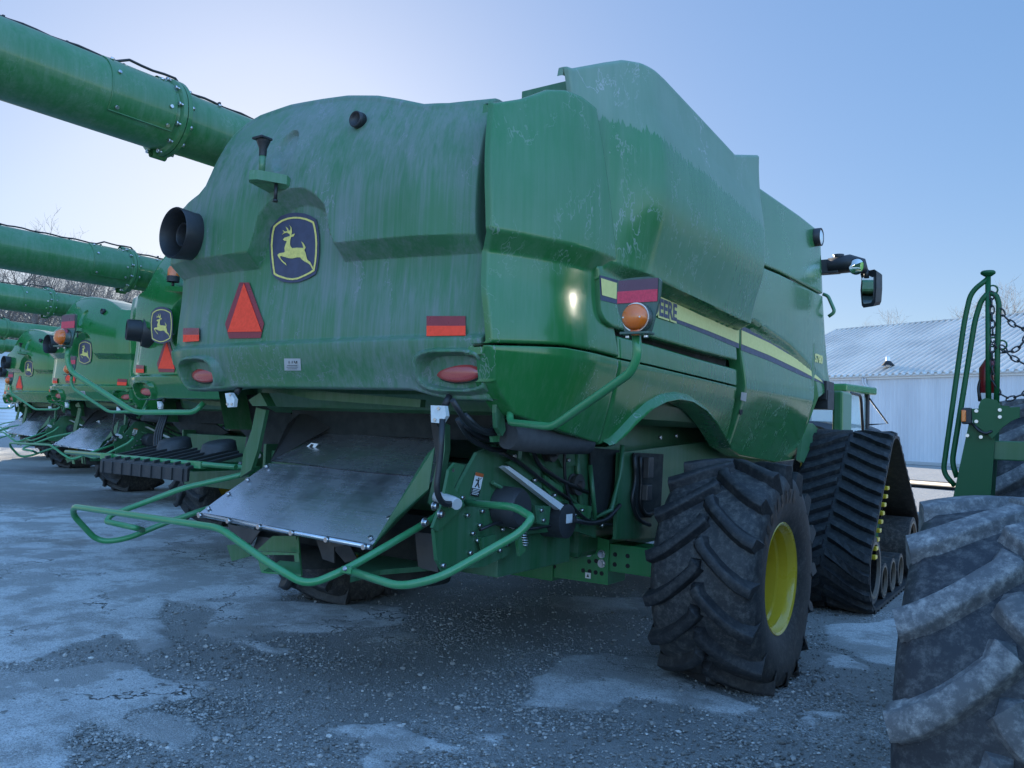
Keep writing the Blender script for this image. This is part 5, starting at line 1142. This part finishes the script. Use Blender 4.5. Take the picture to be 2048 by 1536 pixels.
# power line behind the trees
PL = empty('power_line', (0, 0, 0)); tag(PL, 'thin overhead wires on wooden poles among the bare trees', 'power line')
pa, pb = depth_at(-260, 850, 84)*np.array([1, 1, 0]), depth_at(520, 850, 80)*np.array([1, 1, 0])
for p in (pa, pb):
    m = MB(); m.cyl(p, p+np.array([0, 0, 14.5]), .14, 0, 10, r2=.1); m.box(p+np.array([0, 0, 13.6]), (2.2, .12, .12), 0); m.build('pole', M['bark'], PL)
for k, z in enumerate((13.7, 13.0)):
    m = MB(); m.tube([tuple(pa*(1-t)+pb*t+np.array([0, 0, z-3.2*t*(1-t)])) for t in np.linspace(0, 1, 24)], .022, 0, 5); m.build('wire', M['black'], PL)
# ------------------------------------------------------------------ light, sky, camera
SAZ, SEL = R(-50.7), R(14.4)
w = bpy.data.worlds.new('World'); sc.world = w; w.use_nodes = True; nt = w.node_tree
sky = nt.nodes.new('ShaderNodeTexSky'); sky.sky_type = 'NISHITA'; sky.sun_disc = False; sky.sun_elevation = SEL; sky.sun_rotation = SAZ
sky.air_density = 1.0; sky.dust_density = .6; sky.ozone_density = 1.6; sky.altitude = 200
gm_ = nt.nodes.new('ShaderNodeGamma'); gm_.inputs[1].default_value = .36; hs_ = nt.nodes.new('ShaderNodeHueSaturation'); hs_.inputs['Saturation'].default_value = 2.1; hs_.inputs['Value'].default_value = .61
tn = nt.nodes.new('ShaderNodeMix'); tn.data_type = 'RGBA'; tn.blend_type = 'MULTIPLY'; tn.inputs[0].default_value = 1; tn.inputs[7].default_value = (.81, .935, 1.2, 1)
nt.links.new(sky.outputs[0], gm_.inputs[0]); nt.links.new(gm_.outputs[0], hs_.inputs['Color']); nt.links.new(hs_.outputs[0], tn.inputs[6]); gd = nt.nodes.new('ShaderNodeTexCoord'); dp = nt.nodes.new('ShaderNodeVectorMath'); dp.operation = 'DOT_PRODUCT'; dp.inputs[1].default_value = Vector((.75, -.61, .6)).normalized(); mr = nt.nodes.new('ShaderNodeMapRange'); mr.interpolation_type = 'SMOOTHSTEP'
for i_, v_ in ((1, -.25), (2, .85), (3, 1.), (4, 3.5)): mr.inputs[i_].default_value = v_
vm = nt.nodes.new('ShaderNodeVectorMath'); vm.operation = 'SCALE'      # sky brightened away from the sun, added to fill the shaded rear panels
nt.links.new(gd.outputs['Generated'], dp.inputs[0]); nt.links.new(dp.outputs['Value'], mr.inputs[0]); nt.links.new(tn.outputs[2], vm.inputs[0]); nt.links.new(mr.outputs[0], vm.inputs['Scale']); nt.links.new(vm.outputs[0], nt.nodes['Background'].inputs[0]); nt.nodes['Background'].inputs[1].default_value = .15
sd_ = np.array([math.sin(SAZ)*math.cos(SEL), math.cos(SAZ)*math.cos(SEL), math.sin(SEL)])
sl = bpy.data.lights.new('sun', 'SUN'); sl.energy = 3.2; sl.angle = R(.5); sl.color = (1., .90, .76)
so_ = bpy.data.objects.new('sun', sl); COL.objects.link(so_); so_.rotation_euler = Vector(sd_).to_track_quat('Z', 'Y').to_euler()
cam = bpy.data.cameras.new('camera'); co_ = bpy.data.objects.new('camera', cam); COL.objects.link(co_); sc.camera = co_
cam.sensor_fit = 'HORIZONTAL'; cam.sensor_width = 36; cam.lens = F/2048*36; cam.clip_end = 4000; cam.clip_start = .05
Mx = np.eye(4); Mx[:3, 0] = RM[:, 0]; Mx[:3, 1] = -RM[:, 1]; Mx[:3, 2] = -RM[:, 2]; Mx[:3, 3] = CAM
co_.matrix_world = Matrix(Mx.tolist())
vs_ = sc.view_settings; vs_.view_transform = 'Standard'; vs_.look = 'None'; vs_.exposure = 2.1; vs_.gamma = 1
sc.cycles.max_bounces = 6; sc.cycles.diffuse_bounces = 3; sc.cycles.glossy_bounces = 3
